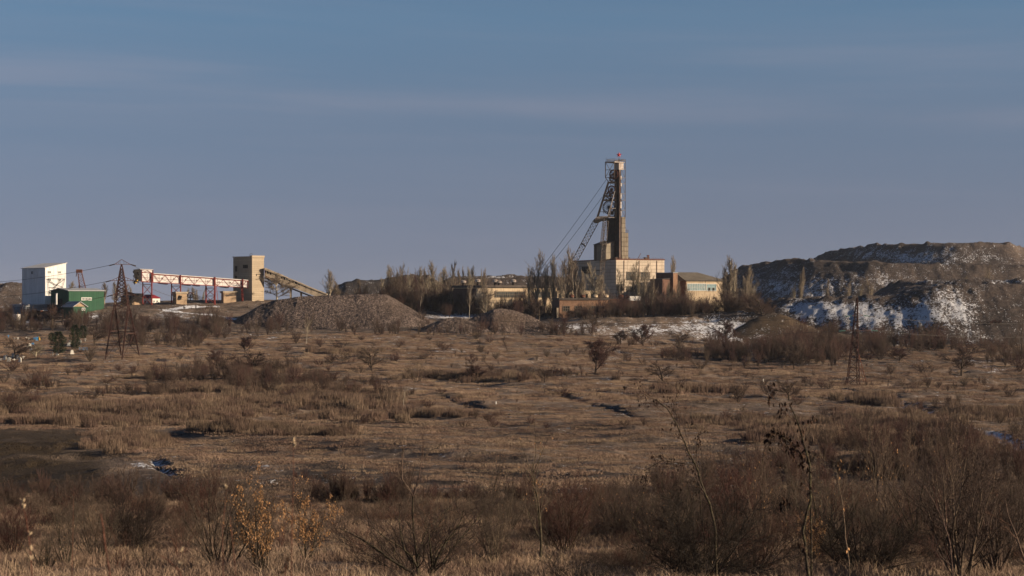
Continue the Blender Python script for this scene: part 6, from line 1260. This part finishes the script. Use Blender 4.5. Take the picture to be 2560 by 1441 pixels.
HERO = [('fan', 548, 1432, 1155, 250, 'dark fan shaped bare shrub just left of the golden leaved shrubs'), ('golden', 655, 1441, 1182, 150, 'shrub with hanging golden dry leaves in front, left one of two'), ('golden2', 765, 1405, 1190, 150, 'shrub with hanging golden dry leaves in front, right one of two'),
        ('fan', 1050, 1450, 1235, 420, 'wide dark bare shrub at the bottom centre around the forked young tree'), ('upright', 1238, 1428, 1175, 120, 'upright pale stemmed shrub right of the forked young tree'), ('red', 1412, 1388, 1178, 150, 'reddish bare shrub right of the slender young tree in front'),
        ('fan2', 1558, 1355, 1165, 130, 'narrow based fan of bare stems left of the leaning tree'), ('dense', 1745, 1460, 1215, 400, 'big dark tangled thicket bush below the leaning tree'), ('dense', 2150, 1440, 1262, 330, 'low black tangled bush at lower right below the scrub'),
        ('upright', 2400, 1450, 1085, 300, 'tall shrub of many upright stems at the lower right corner'), ('upright', 2490, 1445, 1120, 230, 'tall upright shrub against the right edge in front'), ('pale', 1905, 1380, 1085, 170, 'pale thin shrub between the leaning tree and the leafy near branch'),
        ('leafdots', 2060, 1400, 1120, 190, 'shrub with a few pale leaves behind the leafy near branch'), ('pale', 2210, 1345, 1030, 200, 'tall pale thin shrub in front of the black tangled bush'), ('fan2', 2300, 1360, 1110, 200, 'bare shrub left of the tall upright shrubs at lower right'),
        ('fan2', 165, 1420, 1215, 150, 'bare shrub in the left foreground, nearer the left edge'), ('fan', 245, 1410, 1240, 170, 'bare spreading shrub in the left foreground right of the narrower one'), ('fan2', 372, 1445, 1290, 110, 'small bare shrub at the bottom between the left foreground shrubs and the fan'), ('weedy', 300, 1435, 1320, 80, 'small rusty stemmed shrub at the bottom left'),
        ('red', 30, 1400, 1240, 130, 'reddish bare shrub at the lower left corner'), ('leafdots', 110, 1440, 1290, 120, 'low shrub with a few pale leaves near the lower left corner'), ('weedy', 450, 1400, 1290, 90, 'thin rusty shrub left of the dark fan shaped shrub'),
        ('dense2', 1880, 1445, 1290, 240, 'dark reddish tangled bush between the two biggest dark thickets'), ('dense', 1440, 1480, 1385, 200, 'low dark tangled bush at the bottom edge below the reddish shrub'), ('weedy', 900, 1400, 1300, 110, 'small reddish shrub left of the wide dark shrub at bottom centre'),
        ('leafdots', 1640, 1400, 1200, 170, 'shrub with scattered pale leaves left of the big dark thicket bush'), ('fan', 1690, 1350, 1130, 210, 'bare brown shrub behind the leaning tree'), ('red', 1830, 1330, 1140, 160, 'reddish bare shrub behind the big dark thicket bush'), ('pale', 2380, 1340, 1060, 150, 'pale thin shrub behind the tall upright shrubs at lower right'),
        ('golden2', 2025, 1420, 1240, 90, 'small shrub with golden leaves low behind the leafy near branch'), ('fan', 2540, 1380, 1120, 170, 'bare brown shrub cut by the right edge'), ('pale', 1125, 1400, 1230, 120, 'pale thin shrub between the wide dark shrub and the upright pale one')]
for k, u, rb, rt, w_, lb in HERO: put_near(NS[k], u, rb, rt, w_, lb)
put_near(NT_['young'], 1352, 1402, 1048, 150, 'slender young tree with a few dry leaves, centre foreground', 'bare_tree', 'tree')
put_near(NT_['thin'], 2195, 1290, 1010, 110, 'thin bare tree standing in the scrub at right', 'bare_tree', 'tree')
put_near(NT_['thin'], 1905, 1300, 1040, 110, 'thin bare tree behind the leafy near branch', 'bare_tree', 'tree')
put_near(NT_['young'], 1228, 1300, 1105, 70, 'small young tree behind the upright pale stemmed shrub', 'bare_tree', 'tree')
def own(name, label, cat, loc, parts):
    t = empty(name, loc, label, cat)
    for nm, me in parts: o = bpy.data.objects.new(nm, me); col.objects.link(o); o.parent = t
    return t
def guided(path, Y, r0, r1, seed, kids, klen, mats, leafn=0, leafm='dleaf', leafsize=.05, name='bare_tree', label='', cat='tree', jit=.0, n_per=2, sub=4, ang=.7):
    """a plant whose main stem follows path (u, row); it stands on the ground at distance Y"""
    base = on(path[0][0], Y); rg = random.Random(seed); pts = [Vector((0, 0, -.1))]+[at(u, r, Y+rg.uniform(-1, 1)*jit)-base for u, r in path if (HZ-r)*Y/F > base.z+.05]
    main = []; tw = []; tips = []; sm = []
    for a, b_ in zip(pts[:-1], pts[1:]):
        for k in range(3): sm.append(a.lerp(b_, k/3)+Vector((rg.gauss(0, 1), rg.gauss(0, 1), 0))*(a-b_).length*.012)
    sm.append(pts[-1]); N = len(sm)-1
    P = [lvl(5, .12, .06, .15, 0, m=1), lvl(4, .14, .05, .1, sub, .55, .5, .55, m=1, rmin=r1*.5), lvl(3, .16, .03, .1, 3, .6, .5, .6, m=1, rmin=r1*.4)]
    for k in range(N):
        ra = r0+(r1-r0)*k/N; rb_ = r0+(r1-r0)*(k+1)/N; main.append((*sm[k], *sm[k+1], ra, rb_, 0))
    for k in range(kids):
        f = N*(.25+.75*(k+rg.random())/kids); i = min(int(f), N-1); p = sm[i].lerp(sm[i+1], f-i); ax = (sm[i+1]-sm[i]).normalized(); s = ax.cross(Vector((rg.gauss(0, 1), rg.gauss(0, 1), rg.gauss(0, 1)))).normalized(); a = ang*rg.uniform(.6, 1.3)
        grow(rg, tw, p, ax*math.cos(a)+s*math.sin(a), klen*rg.uniform(.5, 1.2)*(1.1-.5*f/N), (r0+(r1-r0)*f/N)*.45, 0, P, tips)
    parts = [('trunk', tubes('trunk', main, [M[mats[0]]], 6))]
    if tw: parts.append(('twigs', tubes('twigs', [q[:8]+(0,) for q in tw], [M[mats[1]]])))
    if leafn:
        tips = tips+[p for p in sm if p.z > base.z*0+sm[-1].z*.5]; rg.shuffle(tips); parts.append(('dry_leaves', leaves('dry_leaves', tips[:leafn], leafsize, M[leafm], seed, n_per)))
    return own(name, label, cat, base, parts)
guided([(1790, 1330), (1775, 1262), (1757, 1222), (1738, 1160), (1722, 1132), (1692, 1062), (1668, 1022), (1640, 1000)], 46, .035, .010, 5, 12, 1.3, ('nbark', 'ntwig'), 70, 'dleaf', .07, 'bare_tree', 'bare tree leaning far to the left in the right foreground', n_per=3)
guided([(1760, 1350), (1745, 1165), (1700, 1158), (1655, 1152), (1610, 1178)], 46.5, .016, .008, 6, 9, .8, ('nbark', 'ntwig'), 40, 'dleaf', .07, 'bare_shrub', 'dark arching branch shrub crossing behind the leaning tree', 'shrub', n_per=3)
guided([(1050, 1500), (1030, 1432), (985, 1405), (930, 1365), (890, 1340), (850, 1322)], 47, .040, .012, 7, 16, 1.0, ('nbark', 'ntwig'), 0, name='bare_shrub', label='thick dark low bough reaching left from the wide dark shrub', cat='shrub')
guided([(2035, 1500), (2020, 1425), (2008, 1330), (2026, 1250), (2024, 1160), (2010, 1110), (1992, 1050), (1974, 1012)], 17, .016, .006, 8, 7, .34, ('nbark', 'rtwig'), 44, 'dleaf', .045, 'leafy_sapling', 'near sapling with dark hanging leaves in the right foreground', 'sapling', n_per=3, sub=1, ang=.9)
guided([(2030, 1500), (2026, 1160), (1998, 1130), (1970, 1105), (1945, 1085), (1925, 1080)], 17.2, .010, .004, 9, 7, .12, ('nbark', 'rtwig'), 40, 'dleaf', .045, 'leafy_sapling', 'side stem of dark leaves reaching left beside the near sapling', 'sapling', n_per=3, sub=1)
guided([(2590, 1500), (2562, 1400), (2540, 1340), (2520, 1290), (2512, 1245)], 24, .020, .006, 10, 4, .5, ('ptwig', 'rtwig'), name='bare_sapling', label='pale curved bare stem in the lower right corner', cat='sapling')
guided([(2390, 1500), (2382, 1441), (2375, 1360), (2358, 1300), (2330, 1250), (2310, 1215)], 26, .017, .005, 11, 6, .6, ('ptwig', 'rtwig'), name='bare_sapling', label='reddish stem curving left before the tall upright shrub', cat='sapling')
guided([(2125, 1500), (2122, 1400), (2112, 1320), (2100, 1230), (2092, 1180)], 24, .011, .004, 12, 5, .4, ('ptwig', 'rtwig'), 6, 'leaf', .05, name='bare_sapling', label='thin reddish stem right of the near sapling with dark leaves', cat='sapling')
FK = 'forked young bare tree rising from the wide dark shrub at bottom centre'
tf = guided([(1058, 1500), (1050, 1441), (1040, 1380), (1034, 1330), (1032, 1290), (1032, 1240)], 48.5, .040, .020, 13, 7, .5, ('nbark', 'ntwig'), name='bare_tree', label=FK, cat='tree')
def fork_part(path, seed, r0, r1, kids, klen):
    rg = random.Random(seed); base = tf.location; sm = [at(u, r, 48.5)-Vector(base) for u, r in path]; segs = []; n = len(sm)-1; P = [lvl(4, .12, .08, .15, 0, m=0), lvl(3, .16, .05, .1, 3, .55, .5, .55, m=0, rmin=.004)]
    for k in range(n):
        a = r0+(r1-r0)*k/n; b_ = r0+(r1-r0)*(k+1)/n; segs.append((*sm[k], *sm[k+1], a, b_, 0))
        for _ in range(kids):
            p = sm[k].lerp(sm[k+1], rg.random()); d = (sm[k+1]-sm[k]).normalized()+Vector((rg.gauss(0, .5), rg.gauss(0, .5), .2)); grow(rg, segs, p, d.normalized(), klen*rg.uniform(.5, 1.2), a*.4, 0, P)
    o = bpy.data.objects.new('limb', tubes('limb', segs, [M['ptwig']], 5)); col.objects.link(o); o.parent = tf
fork_part([(1032, 1242), (1022, 1222), (1006, 1200), (1004, 1170), (1008, 1130), (1004, 1104), (1000, 1088)], 1, .022, .006, 3, .35)
fork_part([(1032, 1242), (1040, 1220), (1048, 1190), (1054, 1150), (1058, 1118), (1058, 1086)], 2, .022, .006, 3, .4)
fork_part([(1054, 1152), (1066, 1138), (1082, 1124), (1092, 1120)], 3, .010, .005, 2, .25)
fork_part([(1022, 1224), (1000, 1198), (986, 1188)], 4, .012, .006, 2, .25)
def weed(path, Y, r0, pods, seed, label, dark=False):
    base = on(path[0][0], Y); rg = random.Random(seed); pts = [Vector((0, 0, -.1))]+[at(u, r, Y)-base for u, r in path if (HZ-r)*Y/F > base.z+.05]; segs = []
    for k, (a, b_) in enumerate(zip(pts[:-1], pts[1:])): n = len(pts)-1; segs.append((*a, *b_, r0*(1-.6*k/n), r0*(1-.6*(k+1)/n), 0))
    t = empty('dry_weed', base, label, 'weed'); o = bpy.data.objects.new('stalk', tubes('stalk', segs, [M['stem']], 6)); col.objects.link(o); o.parent = t
    for u, r in pods:
        c = at(u, r, Y)-base; mb = MB(); L = .010*Y/7; 
        for a in range(3):
            d = Vector((rg.gauss(0, .35), rg.gauss(0, .35), rg.uniform(.6, 1))).normalized(); q = c+Vector((rg.gauss(0, .004), rg.gauss(0, .004), 0))
            mb.bar(q, q+d*L, L*.12, 6, L*.40).bar(q+d*L*1.001, q+d*L*1.9, L*.40, 6, L*.08)
        mb.build('seed_head' if dark else 'seed_pod', M['dleaf' if dark else 'pod'], t)
    return t
weed([(92, 1600), (80, 1440), (74, 1360), (66, 1300), (56, 1262)], 8, .0035, [(55, 1258), (59, 1272), (72, 1340), (78, 1376), (80, 1400)], 1, 'near weed stalk with pale seed pods at the lower left')
weed([(270, 1600), (275, 1441), (262, 1360), (258, 1320), (252, 1285)], 7, .005, [], 2, 'thick rusty weed stalk in the left foreground')
weed([(470, 1650), (450, 1430), (420, 1400), (392, 1385)], 7, .004, [(455, 1380), (450, 1415)], 3, 'rusty bent weed stalk near the bottom left')
weed([(725, 1600), (728, 1441), (730, 1300), (734, 1200), (733, 1110)], 9, .0032, [(735, 1106), (734, 1118)], 4, 'tall thin rusty weed with a pale tip before the golden shrubs')
weed([(700, 1600), (712, 1441), (715, 1408)], 7, .003, [(716, 1405), (715, 1425), (700, 1436)], 5, 'dark weed seed head at the bottom edge before the golden shrubs', True)
weed([(560, 1600), (558, 1441), (556, 1330), (566, 1225)], 9, .0028, [(566, 1222)], 6, 'thin weed stalk with a pale tip before the dark fan shaped shrub')
weed([(596, 1600), (590, 1441), (575, 1290)], 8, .003, [], 7, 'short rusty weed stalk between fan and golden shrub')
weed([(178, 1600), (180, 1420), (182, 1340), (184, 1232)], 12, .003, [], 8, 'straight pale weed stalk in the left foreground')
weed([(660, 1600), (640, 1441), (628, 1400), (606, 1370)], 8, .0035, [(664, 1190), ], 9, 'slanting rusty weed stalk below the golden shrubs') if False else None
# more bare shrubs of the near slope
NX = []
rgx = random.Random(31)
for k in range(78):
    r = 1262+rgx.random()**.8*120; u = rgx.uniform(-20, 2580) if k % 2 else rgx.uniform(1550, 2580); h = rgx.uniform(50, 110)*(1+(r-1262)/260); NX.append((u, r, h, h*rgx.uniform(.7, 1.2), rgx.choice(['fan', 'fan2', 'red', 'pale', 'dense', 'leafdots', 'dense2', 'weedy', 'upright'])))
DESC = dict(fan='fan shaped brown', fan2='narrow brown', red='reddish upright', pale='pale thin', dense='tangled dark', leafdots='pale leaved', dense2='tangled reddish', weedy='rusty stemmed', upright='upright pale')
lab = label_rows([(p[0], p[1], DESC[p[4]]) for p in NX], 'shrub', lambda r: 'high on near slope' if r < 1300 else 'on near slope', 'under')
for (u, r, h, w_, k), lb in zip(NX, lab): put_near(NS[k], u, r, r-h, w_, lb, group='bare shrubs of the near slope')
# undergrowth of the near slope
def near_stuff(name, label, bands, seed, protos):
    rg = np.random.default_rng(seed); pts = []; sc = []; ix = []
    for u, r, du, dr, k, hp in bands:
        for _ in range(k):
            a = rg.uniform(u-du, u+du); b_ = max(r+rg.normal(0, .5)*dr, 1266); p = ground_uv(a, b_, 30); h = hp*rg.uniform(.5, 1.2)*p[1]/F; j = rg.integers(0, len(protos)); me, ph, pw = protos[j]
            pts.append((p[0], p[1], gz(*p)-.05)); w_ = h*rg.uniform(.5, .9)/pw; sc.append((w_, w_, h/ph)); ix.append(j)
    return stuff(name, label, 'undergrowth', [p[0] for p in protos], pts, rg.uniform(0, 6.283, len(pts)), sc, ix)
def merged(seed, H, stems, spread, tw, up=.04, wob=.12):
    P = [lvl(5, wob, up, .15, 0, m=0), lvl(4, .14, .05, .12, 8, .6, .5, .5, m=1, rmin=.0045), lvl(3, .18, .04, .1, 5, .6, .5, .6, m=1, rmin=.0035)]
    s = shrub_segs(seed, H, stems, spread, P, .012); return (tubes('undergrowth', s, [M['nbark'], M[tw]]), *proto_size(s))
UG = [merged(301, 1.3, 10, .8, 'ntwig'), merged(302, 1.3, 9, .5, 'rtwig'), merged(303, 1.2, 12, 1.1, 'ntwig'), merged(304, 1.4, 8, .4, 'ptwig', .08, .08)]
near_stuff('near_undergrowth', 'tangle of low dark twigs and weeds covering the near slope', [(1280, 1330, 1330, 50, 300, 36), (2100, 1330, 480, 50, 300, 60), (2250, 1290, 320, 30, 160, 78), (1750, 1300, 220, 30, 100, 62), (1300, 1290, 300, 20, 150, 44), (1000, 1300, 160, 20, 60, 44), (1480, 1340, 160, 40, 90, 50), (200, 1330, 300, 50, 130, 50), (150, 1285, 250, 15, 80, 50), (1100, 1400, 200, 40, 80, 50), (2300, 1400, 300, 30, 120, 60), (1700, 1420, 200, 25, 80, 60), (650, 1300, 250, 30, 50, 36)], 21, UG)

# ------------------------------------------------------------------ thin winter haze
hz = bpy.data.meshes.new('haze'); b_ = MB().box(-3900, -90, -48, 3900, 6100, 72); hz.from_pydata(b_.v, [], b_.f); ho = bpy.data.objects.new('haze', hz); col.objects.link(ho); tag(ho, kind='stuff')
mh = bpy.data.materials.new('haze'); mh.use_nodes = True; mh.node_tree.nodes.clear(); pv = mh.node_tree.nodes.new('ShaderNodeVolumePrincipled'); oo = mh.node_tree.nodes.new('ShaderNodeOutputMaterial')
pv.inputs['Color'].default_value = (.80, .86, .96, 1); pv.inputs['Density'].default_value = .00003; pv.inputs['Anisotropy'].default_value = .2; mh.node_tree.links.new(pv.outputs[0], oo.inputs['Volume']); hz.materials.append(mh)
ho['label'] = 'thin winter haze over the whole field and mine'; ho['category'] = 'haze'
